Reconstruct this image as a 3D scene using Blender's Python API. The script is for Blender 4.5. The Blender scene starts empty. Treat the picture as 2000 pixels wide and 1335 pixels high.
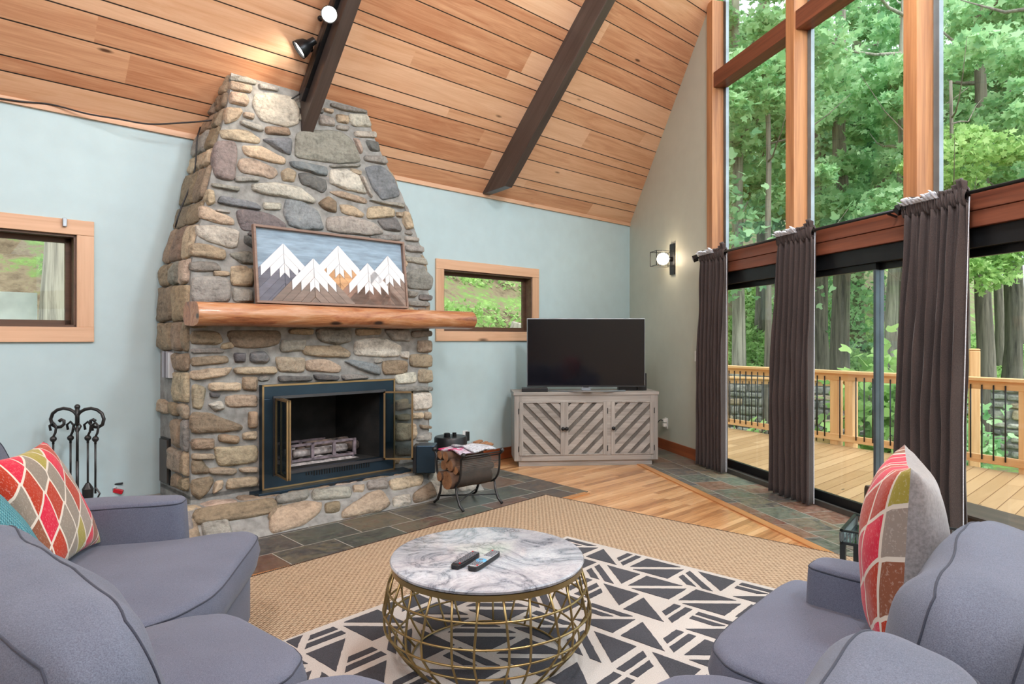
import bpy, math, random
from mathutils import Vector, Matrix, noise as mnoise
R = random.Random(7)
scene = bpy.context.scene
# ------------------------------------------------------------------ camera, sky, exposure
F = 1285.0; HOR = 662.0; CH = 1.37
cam_d = bpy.data.cameras.new('camera'); cam = bpy.data.objects.new('camera', cam_d)
scene.collection.objects.link(cam); scene.camera = cam
cam.location = (0, 0, CH); cam.rotation_euler = (math.pi/2, 0, 0)
cam_d.sensor_fit = 'HORIZONTAL'; cam_d.sensor_width = 36.0; cam_d.lens = 36.0*F/2000
cam_d.shift_y = -(667.5-HOR)/2000; cam_d.clip_start = 0.05; cam_d.clip_end = 300
vs = scene.view_settings
vs.view_transform = 'Standard'; vs.look = 'None'; vs.gamma = 1.0; vs.use_curve_mapping = False
vs.exposure = 0.8
world = bpy.data.worlds.new('sky'); scene.world = world; world.use_nodes = True
wn = world.node_tree.nodes; wl = world.node_tree.links; wn.clear()
wo = wn.new('ShaderNodeOutputWorld'); bg = wn.new('ShaderNodeBackground')
tc = wn.new('ShaderNodeTexCoord'); sp = wn.new('ShaderNodeSeparateXYZ'); rp = wn.new('ShaderNodeValToRGB')
wl.new(tc.outputs['Generated'], sp.inputs[0]); wl.new(sp.outputs['Z'], rp.inputs[0])
rp.color_ramp.elements[0].position = 0.0; rp.color_ramp.elements[0].color = (0.62, 0.68, 0.74, 1)
rp.color_ramp.elements[1].position = 0.5; rp.color_ramp.elements[1].color = (0.86, 0.93, 1.0, 1)
wl.new(rp.outputs[0], bg.inputs[0]); bg.inputs[1].default_value = 1.75
wl.new(bg.outputs[0], wo.inputs[0])
sun_d = bpy.data.lights.new('sun', 'SUN'); sun = bpy.data.objects.new('sun', sun_d)
scene.collection.objects.link(sun)
sun_d.energy = 1.9; sun_d.angle = math.radians(25); sun_d.color = (1.0, 0.96, 0.88)
sun.rotation_euler = (math.radians(28), math.radians(22), 0)
sun.location = (5, 0, 12)
FILL_LAMPS = [(1.5, 4.4, 4.75), (-2.2, 4.5, 4.75), (0.2, 6.6, 4.3)]        # added fill lamps: (along, out from the left wall, height)
FILL_W = 450; FILL_C = (0.88, 0.95, 1.0)
# ------------------------------------------------------------------ plan frames
WK = 1.0436; WC = 7.963; WN = 1.4454      # left wall: X - WK*Y + WC = WN*d   (d = distance into the room)
GK = 0.2335; GC = 3.799; GN = math.sqrt(1+GK*GK)   # glass wall: X + GK*Y = GC
PITCH = 1.08; EAVE = 2.976
U = Vector((WK, 1, 0)).normalized(); N = Vector((U.y, -U.x, 0))
Yo = WC/(WK+0.5276); O = Vector((-0.5276*Yo, Yo, 0))
ANG_L = math.atan2(U.y, U.x)
Yc = GC/(0.179+GK); CORNER = Vector((0.179*Yc, Yc, 0))
G = Vector((GK, -1, 0)).normalized(); GO = Vector((-G.y, G.x, 0))    # along glass wall toward camera, outward
ANG_G = math.atan2(G.y, G.x)
ML = Matrix.Translation(O) @ Matrix.Rotation(ANG_L, 4, 'Z')          # local (s, -d, z)
MG = Matrix.Translation(CORNER) @ Matrix.Rotation(ANG_G, 4, 'Z')     # local (t, o, z)
S_CORNER = (CORNER-O).dot(U)
def LW(s, d, z=0): return O + U*s + N*d + Vector((0, 0, z))
def GW(t, o, z=0): return CORNER + G*t + GO*o + Vector((0, 0, z))
def onL(px, py, d):                    # where the sight line meets the plane at distance d from the left wall -> (s, z)
    k = (px-1000)/F; Y = (WC-WN*d)/(WK-k); P = Vector((k*Y, Y, 0))
    return (P-O).dot(U), CH-(py-HOR)/F*Y
def onG(px, py, o):
    k = (px-1000)/F; Y = (GC+GN*o)/(k+GK); P = Vector((k*Y, Y, 0))
    return (P-CORNER).dot(G), CH-(py-HOR)/F*Y
def atz(px, py, z=0):
    Y = (CH-z)*F/(py-HOR); return Vector(((px-1000)/F*Y, Y, z))
def atY(px, py, Y): return Vector(((px-1000)/F*Y, Y, CH-(py-HOR)/F*Y))
def roof_z(d): return EAVE+PITCH*d
# ------------------------------------------------------------------ nodes
class NT:
    def __init__(s, name, rough=0.5, metal=0.0, spec=0.5):
        s.m = bpy.data.materials.new(name); s.m.use_nodes = True
        s.n = s.m.node_tree.nodes; s.l = s.m.node_tree.links
        s.b = s.n['Principled BSDF']; s.b.inputs['Roughness'].default_value = rough
        s.b.inputs['Metallic'].default_value = metal; s.b.inputs['Specular IOR Level'].default_value = spec
    def put(s, sock, v):
        if isinstance(v, bpy.types.NodeSocket): s.l.new(v, sock)
        elif isinstance(v, (tuple, list)): sock.default_value = tuple(v)+((1,) if len(v) == 3 and sock.type == 'RGBA' else ())
        else: sock.default_value = v
    def math(s, op, a, b=0.0, c=None, clamp=False):
        n = s.n.new('ShaderNodeMath'); n.operation = op; n.use_clamp = clamp
        s.put(n.inputs[0], a); s.put(n.inputs[1], b)
        if c is not None: s.put(n.inputs[2], c)
        return n.outputs[0]
    def obj(s):
        return s.n.new('ShaderNodeTexCoord').outputs['Object']
    def uv(s): return s.n.new('ShaderNodeTexCoord').outputs['UV']
    def pos(s): return s.n.new('ShaderNodeNewGeometry').outputs['Position']
    def map(s, v, scale=(1, 1, 1), rot=(0, 0, 0), loc=(0, 0, 0)):
        n = s.n.new('ShaderNodeMapping'); s.put(n.inputs[0], v)
        n.inputs['Scale'].default_value = scale; n.inputs['Rotation'].default_value = rot; n.inputs['Location'].default_value = loc
        return n.outputs[0]
    def sep(s, v):
        n = s.n.new('ShaderNodeSeparateXYZ'); s.put(n.inputs[0], v); return n.outputs
    def comb(s, x, y, z=0.0):
        n = s.n.new('ShaderNodeCombineXYZ'); s.put(n.inputs[0], x); s.put(n.inputs[1], y); s.put(n.inputs[2], z); return n.outputs[0]
    def noise(s, v, scale=5, detail=3, rough=0.5, dist=0.0):
        n = s.n.new('ShaderNodeTexNoise'); s.put(n.inputs['Vector'], v); s.put(n.inputs['Scale'], scale)
        n.inputs['Detail'].default_value = detail; n.inputs['Roughness'].default_value = rough; n.inputs['Distortion'].default_value = dist
        return n.outputs[0]
    def white(s, v):
        n = s.n.new('ShaderNodeTexWhiteNoise'); n.noise_dimensions = '3D'; s.put(n.inputs['Vector'], v); return n.outputs[0]
    def vor(s, v, scale=5, feature='F1', rand=1.0):
        n = s.n.new('ShaderNodeTexVoronoi'); n.feature = feature; s.put(n.inputs['Vector'], v); s.put(n.inputs['Scale'], scale)
        n.inputs['Randomness'].default_value = rand; return n.outputs
    def ramp(s, fac, stops, const=False):
        n = s.n.new('ShaderNodeValToRGB'); s.put(n.inputs[0], fac); cr = n.color_ramp
        if const: cr.interpolation = 'CONSTANT'
        while len(cr.elements) < len(stops): cr.elements.new(0.5)
        for e, (p, c) in zip(cr.elements, stops): e.position = p
        for e, (p, c) in zip(cr.elements, stops): e.color = tuple(c)+(1,)
        return n.outputs[0]
    def mix(s, fac, a, b, mode='MIX'):
        n = s.n.new('ShaderNodeMix'); n.data_type = 'RGBA'; n.blend_type = mode
        s.put(n.inputs[0], fac); s.put(n.inputs[6], a); s.put(n.inputs[7], b); return n.outputs[2]
    def attr(s, name):
        n = s.n.new('ShaderNodeAttribute'); n.attribute_name = name; return n.outputs
    def bump(s, h, strength=0.3, dist=0.01):
        n = s.n.new('ShaderNodeBump'); s.put(n.inputs['Height'], h); n.inputs['Strength'].default_value = strength
        n.inputs['Distance'].default_value = dist; s.l.new(n.outputs[0], s.b.inputs['Normal'])
    def col(s, c): s.put(s.b.inputs['Base Color'], c); return s.m
def srgb(r, g, b):
    f = lambda c: (c/255/12.92 if c/255 <= 0.04045 else ((c/255+0.055)/1.055)**2.4)
    return (f(r), f(g), f(b))
def plain(name, c, rough=0.5, metal=0.0, var=0.08, scale=6, bump=0.0, bscale=60, spec=0.5):
    t = NT(name, rough, metal, spec)
    n = t.noise(t.obj(), scale, 4)
    d = tuple(max(0, x*(1-var*2)) for x in c); e = tuple(min(1, x*(1+var*2)) for x in c)
    if bump: t.bump(t.noise(t.obj(), bscale, 3), bump, 0.004)
    return t.col(t.ramp(n, [(0.3, d), (0.7, e)]))
def wood(name, dark, light, axis=0, scale=1.0, rough=0.5, knots=False, bump=0.05, contrast=(0.3, 0.7), vec=None, spec=0.5):
    t = NT(name, rough, spec=spec); v = t.obj()
    sc = [14*scale]*3; sc[axis] = 0.9*scale
    n1 = t.noise(t.map(v, tuple(sc)), 1.0, 5, 0.6, 0.6)
    sc2 = [90*scale]*3; sc2[axis] = 2.5*scale
    n2 = t.noise(t.map(v, tuple(sc2)), 1.0, 3, 0.6)
    f = t.math('ADD', t.math('MULTIPLY', n1, 0.72), t.math('MULTIPLY', n2, 0.28))
    c = t.ramp(f, [(contrast[0], dark), (contrast[1], light)])
    if knots:
        ks = [5*scale]*3; ks[axis] = 1.6*scale
        k = t.vor(t.map(v, tuple(ks)), 1.0)[0]
        c = t.mix(t.ramp(k, [(0.06, (1, 1, 1)), (0.13, (0, 0, 0))]), c, tuple(x*0.25 for x in dark))
    t.bump(f, bump, 0.004)
    return t.col(c)
# ------------------------------------------------------------------ mesh helpers
def rnd_poly(pts, it=2, q=0.25):
    for _ in range(it):
        o = []
        for i in range(len(pts)):
            a = pts[i]; b = pts[(i+1) % len(pts)]
            o.append((a[0]*(1-q)+b[0]*q, a[1]*(1-q)+b[1]*q)); o.append((a[0]*q+b[0]*(1-q), a[1]*q+b[1]*(1-q)))
        pts = o
    return pts
class MB:
    def __init__(s): s.v = []; s.f = []; s.mi = []; s.c = []; s.uvs = {}
    def add(s, vs, fs, m=0):
        o = len(s.v); s.v += [tuple(p) for p in vs]; s.f += [tuple(i+o for i in f) for f in fs]; s.mi += [m]*len(fs); return o
    def box(s, lo, hi, M=None, m=0):
        x0, y0, z0 = lo; x1, y1, z1 = hi
        vs = [Vector(p) for p in [(x0, y0, z0), (x1, y0, z0), (x1, y1, z0), (x0, y1, z0), (x0, y0, z1), (x1, y0, z1), (x1, y1, z1), (x0, y1, z1)]]
        if M is not None: vs = [M @ p for p in vs]
        s.add(vs, [(3, 2, 1, 0), (4, 5, 6, 7), (0, 1, 5, 4), (1, 2, 6, 5), (2, 3, 7, 6), (3, 0, 4, 7)], m); return s
    def cbox(s, c, sz, M=None, m=0):
        return s.box(tuple(c[i]-sz[i]/2 for i in range(3)), tuple(c[i]+sz[i]/2 for i in range(3)), M, m)
    def beam(s, a, b, w, h, up=(0, 0, 1), m=0):
        a = Vector(a); b = Vector(b); x = (b-a); L = x.length; x.normalize(); y = Vector(up).cross(x)
        if y.length < 1e-5: y = Vector((1, 0, 0)).cross(x)
        y.normalize(); z = x.cross(y)
        M = Matrix((( x.x, y.x, z.x, a.x), (x.y, y.y, z.y, a.y), (x.z, y.z, z.z, a.z), (0, 0, 0, 1)))
        return s.box((0, -w/2, -h/2), (L, w/2, h/2), M, m)
    def prism(s, poly, z0, z1, M=None, m=0):
        n = len(poly); vs = [Vector((x, y, z0)) for x, y in poly]+[Vector((x, y, z1)) for x, y in poly]
        if M is not None: vs = [M @ p for p in vs]
        s.add(vs, [tuple(range(n))[::-1], tuple(range(n, 2*n))]+[(i, (i+1) % n, n+(i+1) % n, n+i) for i in range(n)], m); return s
    def tube(s, pts, r, n=8, closed=False, m=0):
        pts = [Vector(p) for p in pts]; k = len(pts); rr = r if isinstance(r, (list, tuple)) else [r]*k
        vs = []; prev = None
        for i, p in enumerate(pts):
            a = pts[(i-1) % k] if (closed or i > 0) else p; b = pts[(i+1) % k] if (closed or i < k-1) else p
            t = (b-a).normalized() if (b-a).length > 1e-9 else Vector((0, 0, 1))
            if prev is None:
                x = t.orthogonal().normalized()
            else:
                x = prev-t*prev.dot(t); x = x.normalized() if x.length > 1e-6 else t.orthogonal().normalized()
            prev = x; y = t.cross(x)
            vs += [p+(x*math.cos(2*math.pi*j/n)+y*math.sin(2*math.pi*j/n))*rr[i] for j in range(n)]
        fs = []
        for i in range(k if closed else k-1):
            a = i*n; b = ((i+1) % k)*n
            fs += [(a+j, a+(j+1) % n, b+(j+1) % n, b+j) for j in range(n)]
        if not closed: fs += [tuple(range(n))[::-1], tuple(range((k-1)*n, k*n))]
        s.add(vs, fs, m); return s
    def lathe(s, prof, c=(0, 0, 0), n=32, M=None, m=0, cap=True):
        vs = []; k = len(prof)
        for r, z in prof:
            vs += [Vector((c[0]+r*math.cos(2*math.pi*j/n), c[1]+r*math.sin(2*math.pi*j/n), c[2]+z)) for j in range(n)]
        if M is not None: vs = [M @ p for p in vs]
        fs = [(i*n+j, i*n+(j+1) % n, (i+1)*n+(j+1) % n, (i+1)*n+j) for i in range(k-1) for j in range(n)]
        if cap: fs += [tuple(range(n))[::-1], tuple(range((k-1)*n, k*n))]
        s.add(vs, fs, m); return s
    def sphere(s, c, r, n=16, m=0, sc=(1, 1, 1)):
        k = n//2
        prof = [(r*math.sin(math.pi*i/k)+1e-5, -r*math.cos(math.pi*i/k)) for i in range(k+1)]
        M = Matrix.Translation(c) @ Matrix.Diagonal((*sc, 1))
        return s.lathe(prof, (0, 0, 0), n, M, m)
    def build(s, name, mat, parent=None, smooth=False, bevel=0.0, M=None, origin=None, auto=None, sub=0):
        me = bpy.data.meshes.new(name)
        vs = s.v
        if origin is not None: vs = [(p[0]-origin[0], p[1]-origin[1], p[2]-origin[2]) for p in vs]
        me.from_pydata(vs, [], s.f)
        for mm in (mat if isinstance(mat, (list, tuple)) else [mat]): me.materials.append(mm)
        if any(s.mi): me.polygons.foreach_set('material_index', s.mi)
        if s.c:
            ca = me.color_attributes.new('col', 'FLOAT_COLOR', 'POINT')
            ca.data.foreach_set('color', [x for c in s.c for x in c])
        if s.uvs:
            uvl = me.uv_layers.new(name='UVMap')
            for li, l in enumerate(me.loops): uvl.data[li].uv = s.uvs.get(l.vertex_index, (0, 0))
        if smooth: me.polygons.foreach_set('use_smooth', [True]*len(me.polygons))
        me.update()
        o = bpy.data.objects.new(name, me); scene.collection.objects.link(o)
        if parent is not None: o.parent = parent
        if M is not None: o.matrix_basis = M
        elif origin is not None: o.location = origin
        if bevel:
            b = o.modifiers.new('bevel', 'BEVEL'); b.width = bevel; b.segments = 2; b.limit_method = 'ANGLE'; b.angle_limit = math.radians(35)
        if sub:
            b = o.modifiers.new('sub', 'SUBSURF'); b.levels = sub; b.render_levels = sub
        if auto:
            me.polygons.foreach_set('use_smooth', [True]*len(me.polygons))
            for e in me.edges: pass
            me.set_sharp_from_angle(angle=math.radians(auto))
        return o
def box(lo, hi, M=None): return MB().box(lo, hi, M)
def tag(o, label, cat=None, group=None, kind=None):
    if label: o['label'] = label
    if cat: o['category'] = cat
    if group: o['group'] = group
    if kind: o['kind'] = kind
    return o
def struct(o): o['kind'] = 'structure'; return o
def thing(name, label, cat, loc=(0, 0, 0), rz=0, group=None, M=None):
    o = bpy.data.objects.new(name, None); scene.collection.objects.link(o)
    if M is not None: o.matrix_basis = M
    else: o.location = loc; o.rotation_euler = (0, 0, rz)
    o.empty_display_size = 0.1
    return tag(o, label, cat, group)
def copy_tree(o, parent=None):
    c = o.copy(); scene.collection.objects.link(c); c.parent = parent
    for ch in [x for x in o.children]: copy_tree(ch, c)
    return c
def clip(poly, f):                      # keep where f(p) >= 0
    out = []
    for i in range(len(poly)):
        a = poly[i]; b = poly[(i+1) % len(poly)]; fa = f(a); fb = f(b)
        if fa >= 0: out.append(a)
        if (fa >= 0) != (fb >= 0):
            t = fa/(fa-fb); out.append((a[0]+(b[0]-a[0])*t, a[1]+(b[1]-a[1])*t))
    return out
try:
    scene.cycles.use_denoising = True; scene.cycles.max_bounces = 7; scene.cycles.diffuse_bounces = 4
    scene.cycles.transparent_max_bounces = 12; scene.cycles.caustics_reflective = False; scene.cycles.caustics_refractive = False
    scene.cycles.sample_clamp_indirect = 4.0
except Exception: pass
# ------------------------------------------------------------------ materials
M_wall = plain('sage_paint', srgb(184, 206, 211), 0.6, var=0.015, bump=0.05, bscale=150)
M_wallg = plain('warm_grey_paint', srgb(190, 190, 174), 0.6, var=0.015, bump=0.05, bscale=150)
def plank_mat(name, widths, length, stops, gap, gapcol, rough, grain=1.0, gscale=1.0, coat=0.0, knots=0.0, endgap=True, bump=0.3):
    """boards run along local X, laid side by side along local Y"""
    t = NT(name, rough); v = t.sep(t.obj()); x, y = v[0], v[1]
    per = sum(widths); yy = t.math('DIVIDE', y, per); base = t.math('FLOOR', yy)
    fr = t.math('MULTIPLY', t.math('SUBTRACT', yy, base), per)
    idx = t.math('MULTIPLY', base, float(len(widths))); edge = t.math('MINIMUM', fr, t.math('SUBTRACT', per, fr)); acc = 0
    for w in widths[:-1]:
        acc += w; idx = t.math('ADD', idx, t.math('GREATER_THAN', fr, acc))
        edge = t.math('MINIMUM', edge, t.math('ABSOLUTE', t.math('SUBTRACT', fr, acc)))
    sh = t.math('MULTIPLY', t.white(t.comb(idx, 3.7)), length)
    xx = t.math('DIVIDE', t.math('ADD', x, sh), length); bx = t.math('FLOOR', xx); xf = t.math('MULTIPLY', t.math('SUBTRACT', xx, bx), length)
    rid = t.white(t.comb(idx, bx, 1.3))
    gv = t.comb(t.math('ADD', x, t.math('MULTIPLY', rid, 17.0)), t.math('ADD', y, t.math('MULTIPLY', rid, 9.0)), rid)
    n1 = t.noise(t.map(gv, (1.1*gscale, 13*gscale, 1)), 1.0, 5, 0.6, 1.2)
    n2 = t.noise(t.map(gv, (3*gscale, 120*gscale, 1)), 1.0, 2, 0.6)
    f = t.math('ADD', t.math('ADD', t.math('MULTIPLY', n1, 0.7*grain), t.math('MULTIPLY', n2, 0.3*grain)), t.math('MULTIPLY', t.math('SUBTRACT', rid, 0.5), 0.42))
    c = t.ramp(f, stops)
    if knots:
        kv = t.vor(t.map(gv, (1.3, 4.5, 1)), 1.0)[0]
        c = t.mix(t.ramp(kv, [(knots, (1, 1, 1)), (knots*2.2, (0, 0, 0))]), c, tuple(a*0.22 for a in stops[0][1]))
    if endgap: edge = t.math('MINIMUM', edge, t.math('MINIMUM', xf, t.math('SUBTRACT', length, xf)))
    g = t.math('LESS_THAN', edge, gap)
    c = t.mix(g, c, gapcol)
    t.bump(t.math('MULTIPLY', t.math('MINIMUM', edge, gap*2), 1/(gap*2)), bump, 0.004)
    if coat: t.b.inputs['Coat Weight'].default_value = coat; t.b.inputs['Coat Roughness'].default_value = 0.12
    return t.col(c)
M_ceil = plank_mat('tongue_and_groove_cedar', (0.235, 0.105, 0.19), 3.4,
                   [(0.2, srgb(186, 126, 90)), (0.5, srgb(218, 168, 130)), (0.8, srgb(234, 192, 158))], 0.0045, (0.02, 0.012, 0.008), 0.42, knots=0.035, endgap=False)
M_oak = plank_mat('oak_strip_floor', (0.058,), 0.95,
                  [(0.2, srgb(150, 100, 60)), (0.5, srgb(206, 154, 104)), (0.8, srgb(228, 184, 136))], 0.0007, srgb(110, 70, 40), 0.28, gscale=1.6, coat=0.35, bump=0.1)
M_deck = plank_mat('deck_boards', (0.14,), 3.6,
                   [(0.1, srgb(156, 120, 82)), (0.5, srgb(182, 146, 108)), (0.9, srgb(196, 164, 128))], 0.004, srgb(120, 80, 45), 0.45, grain=0.7, bump=0.3, knots=0.03)
M_rail = wood('cedar_railing', srgb(214, 156, 104), srgb(244, 198, 148), 0, 1.0, 0.5)
M_beam = wood('dark_stained_beam', srgb(52, 42, 38), srgb(78, 66, 60), 0, 1.0, 0.38)
M_trimw = wood('pale_pine_trim', srgb(202, 156, 122), srgb(226, 186, 154), 0, 0.8, 0.5, knots=True)
M_trimz = wood('pale_pine_stile', srgb(198, 152, 118), srgb(224, 184, 152), 2, 0.8, 0.5, knots=True)
M_fir = wood('fir_post', srgb(122, 72, 46), srgb(196, 140, 94), 2, 0.8, 0.42, contrast=(0.25, 0.62))
M_firx = wood('fir_header', srgb(84, 44, 32), srgb(138, 80, 56), 0, 0.8, 0.42)
M_base = wood('stained_baseboard', srgb(120, 58, 30), srgb(170, 92, 52), 0, 0.8, 0.4)
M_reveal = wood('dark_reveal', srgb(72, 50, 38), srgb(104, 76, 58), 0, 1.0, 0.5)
M_black = plain('black_metal', (0.02, 0.021, 0.023), 0.35, 0.6)
M_iron = plain('wrought_iron', (0.05, 0.048, 0.048), 0.42, 0.7, bump=0.3, bscale=90)
M_blackp = plain('black_plastic', (0.012, 0.012, 0.014), 0.4)
M_alu = plain('aluminium', srgb(150, 158, 165), 0.35, 0.7)
M_alud = plain('bronze_track', srgb(96, 92, 88), 0.4, 0.6)
M_white = plain('white_plastic', srgb(232, 230, 224), 0.4)
def glass_mat(name, tint, refl=0.06, rough=0.0):
    t = NT(name); n = t.n; l = t.l; n.remove(t.b)
    tr = n.new('ShaderNodeBsdfTransparent'); tr.inputs[0].default_value = (*tint, 1)
    gl = n.new('ShaderNodeBsdfGlossy'); gl.inputs['Roughness'].default_value = rough; gl.inputs[0].default_value = (0.95, 0.97, 1, 1)
    lw = n.new('ShaderNodeLayerWeight'); lw.inputs[0].default_value = 0.5
    mx = n.new('ShaderNodeMixShader')
    f5 = t.math('POWER', lw.outputs['Facing'], 4.5)
    l.new(t.math('ADD', refl*0.5, t.math('MULTIPLY', f5, 0.55), clamp=True), mx.inputs[0])
    l.new(tr.outputs[0], mx.inputs[1]); l.new(gl.outputs[0], mx.inputs[2])
    l.new(mx.outputs[0], n['Material Output'].inputs[0]); return t.m
M_glass = glass_mat('window_glass', (0.93, 0.97, 0.96), 0.05)
def slate_mat(name, w, h, off=0.5, dark=1.0, grout=srgb(160, 158, 150), ax=0):
    t = NT(name, 0.38); v = t.sep(t.obj()); x, y = v[0], v[1]
    yy = t.math('DIVIDE', y, h); r = t.math('FLOOR', yy)
    xx = t.math('ADD', t.math('DIVIDE', x, w), t.math('MULTIPLY', r, off)); c_ = t.math('FLOOR', xx)
    fx = t.math('SUBTRACT', xx, c_); fy = t.math('SUBTRACT', yy, r)
    ex = t.math('MULTIPLY', t.math('MINIMUM', fx, t.math('SUBTRACT', 1.0, fx)), w); ey = t.math('MULTIPLY', t.math('MINIMUM', fy, t.math('SUBTRACT', 1.0, fy)), h)
    e = t.math('MINIMUM', ex, ey); rid = t.white(t.comb(c_, r, 0.7))
    n1 = t.noise(t.map(t.comb(x, y, t.math('MULTIPLY', rid, 30.0)), (1, 1, 1)), 5.0, 5, 0.62, 1.5)
    n2 = t.noise(t.obj(), 26.0, 4, 0.6)
    f = t.math('ADD', t.math('MULTIPLY', rid, 0.75), t.math('MULTIPLY', n1, 0.55))
    col = t.ramp(f, [(0.25, srgb(48, 58, 58)), (0.42, srgb(88, 108, 92)), (0.54, srgb(98, 82, 70)), (0.66, srgb(46, 52, 62)), (0.78, srgb(118, 116, 92)), (0.9, srgb(110, 58, 38)), (1.0, srgb(124, 92, 66))])
    col = t.mix(0.3, col, t.ramp(n2, [(0.3, (0.03, 0.03, 0.03)), (0.7, (0.45, 0.45, 0.42))]), 'MIX')
    col = t.mix(1.0, col, (dark*1.08, dark, dark*0.94), 'MULTIPLY')
    col = t.mix(t.math('LESS_THAN', e, 0.0035), col, grout)
    t.bump(t.math('ADD', t.math('MULTIPLY', t.math('MINIMUM', e, 0.008), 60.0), t.math('MULTIPLY', n1, 0.6)), 0.35, 0.006)
    t.put(t.b.inputs['Roughness'], t.math('ADD', 0.18, t.math('MULTIPLY', n2, 0.4)))
    return t.col(col)
M_slateh = slate_mat('hearth_slate', 0.44, 0.355, dark=0.62)
M_slateg = slate_mat('window_slate', 0.33, 0.30, 0.37)
# ------------------------------------------------------------------ floor, slate borders
fl = MB()
fl.prism([(-5.2, -9.0), (9.6, -9.0), (9.6, 0.0), (-5.2, 0.0)], -0.12, 0.0)
S_END = S_CORNER
def floor_poly():
    pts = [LW(-7.5, 0), LW(S_END, 0)] + [GW(11.5, 0), LW(-7.5, 9.5)]
    return [(p.x, p.y) for p in pts]
f0 = MB(); f0.prism(floor_poly(), -0.12, 0.0)
MLi = ML.inverted()
o = MB(); o.v = [tuple(MLi @ Vector(p)) for p in f0.v]; o.f = f0.f; o.mi = f0.mi
struct(o.build('floor', M_oak, M=ML))
# slate hearth apron: strip d 1.05 .. 1.70 in front of the hearth and up to the wood
ap = MB(); sa, _ = onL(1068, 975, 1.0)
e1 = atz(600, 1106); e2 = atz(1055, 968)
d_apr = 1.72
ap.prism([(-4.5, 0.0), (3.15, 0.0), (2.55+0.45, -d_apr), (-4.5, -d_apr)], 0.0, 0.006)
struct(tag(ap.build('floor', M_slateh, M=ML), None))
# slate strip along the glass wall: between the wall and the wood border
b1 = MG.inverted() @ atz(1265, 911); b2 = MG.inverted() @ atz(1625, 1080)
kk = (b2.y-b1.y)/(b2.x-b1.x); yb = lambda x: b1.y+kk*(x-b1.x)
sg = MB(); sg.prism([(-0.2, 0.0), (-0.2, yb(-0.2)), (9, yb(9)), (9, 0.0)][::-1], 0.0, 0.006)
struct(sg.build('floor', M_slateg, M=MG))
bd = MB(); bd.beam((0.2, yb(0.2)-0.035, 0.005), (9, yb(9)-0.035, 0.005), 0.07, 0.012)
struct(bd.build('trim_1', wood('oak_border', srgb(168, 112, 66), srgb(206, 152, 98), 0, 1, 0.3), M=MG))
bd = MB(); bd.beam((-4.5, -d_apr-0.03, 0.004), (2.95, -d_apr-0.03, 0.004), 0.06, 0.01)
struct(bd.build('trim_2', wood('oak_border_hearth', srgb(160, 104, 60), srgb(200, 146, 92), 0, 1, 0.3), M=ML))
# ------------------------------------------------------------------ left wall with two windows
WIN = []
for (x0, x1, y0, y1) in ((None, 184, 432, 669), (852, 1053, 0, 0)):
    s1, zt = onL(x1, y0 or 527, 0.02)
    s0 = onL(852, 600, 0.02)[0] if x0 else s1-1.55
    WIN.append((s0, s1, 1.350, 2.212))
S0 = -5.3; T = 0.16; fw = 0.105
wl_ = MB(); xs = [S0]
for (a, b, z0, z1) in WIN:
    a2, b2_, z02, z12 = a+fw, b-fw, z0+fw, z1-fw
    wl_.box((xs[-1], 0, 0), (a2, T, EAVE+0.1))
    wl_.box((a2, 0, 0), (b2_, T, z02)); wl_.box((a2, 0, z12), (b2_, T, EAVE+0.1)); xs.append(b2_)
wl_.box((xs[-1], 0, 0), (S_END+0.05, T, EAVE+0.1))
struct(wl_.build('wall_left', M_wall, M=ML))
M_glass2 = glass_mat('small_window_glass', (0.96, 0.98, 0.97), 0.03)
for i, (a, b, z0, z1) in enumerate(WIN):
    w = thing('window_%d' % (i+1), None, None, M=ML); struct(w)
    m = MB(); m.box((a, -0.022, z1-fw), (b, 0, z1)).box((a, -0.022, z0), (b, 0, z0+fw))
    m.build('window_frame', M_trimw, w, bevel=0.003)
    m = MB(); m.box((a, -0.02, z0+fw), (a+fw, 0, z1-fw)).box((b-fw, -0.02, z0+fw), (b, 0, z1-fw))
    m.build('window_stile', M_trimz, w, bevel=0.003)
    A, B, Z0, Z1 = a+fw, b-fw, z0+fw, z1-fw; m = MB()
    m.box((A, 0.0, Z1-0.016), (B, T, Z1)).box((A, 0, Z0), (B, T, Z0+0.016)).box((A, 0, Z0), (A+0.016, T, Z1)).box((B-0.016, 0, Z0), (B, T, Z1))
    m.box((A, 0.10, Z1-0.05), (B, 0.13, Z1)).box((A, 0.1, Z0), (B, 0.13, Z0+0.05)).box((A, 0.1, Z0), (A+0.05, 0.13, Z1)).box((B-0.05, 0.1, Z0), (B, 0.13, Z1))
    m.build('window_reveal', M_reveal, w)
    m = MB(); m.box((A, 0.112, Z0), (B, 0.117, Z1)); m.build('window_pane', M_glass2, w)
# ceiling slope, left side; the far side and the ridge close the room over the camera
D_R = 4.9
ca = math.atan(PITCH); L_ = D_R/math.cos(ca)
MC = ML @ Matrix.Translation((0, 0, EAVE)) @ Matrix.Rotation(-ca, 4, 'X')
MCi = MC.inverted()
def s_gable(d, extra=0.0):             # s where the glass wall stands at distance d
    # X + GK*Y = GC for P = O + U s + N d
    return (GC - (O.x+N.x*d) - GK*(O.y+N.y*d) + extra*GN)/(U.x+GK*U.y)
ceil = MB()
pl = [(-5.6, 0.0), (s_gable(0), 0.0), (s_gable(D_R), -L_), (-5.6, -L_)]
ceil.prism(pl, 0.0, 0.12)
struct(ceil.build('ceiling', M_ceil, M=MC))
c2 = MB()   # other slope of the roof
zr = roof_z(D_R)
q = [LW(-5.6, D_R, zr), LW(s_gable(D_R), D_R, zr), LW(s_gable(2*D_R), 2*D_R, EAVE), LW(-5.6, 2*D_R, EAVE)]
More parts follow.
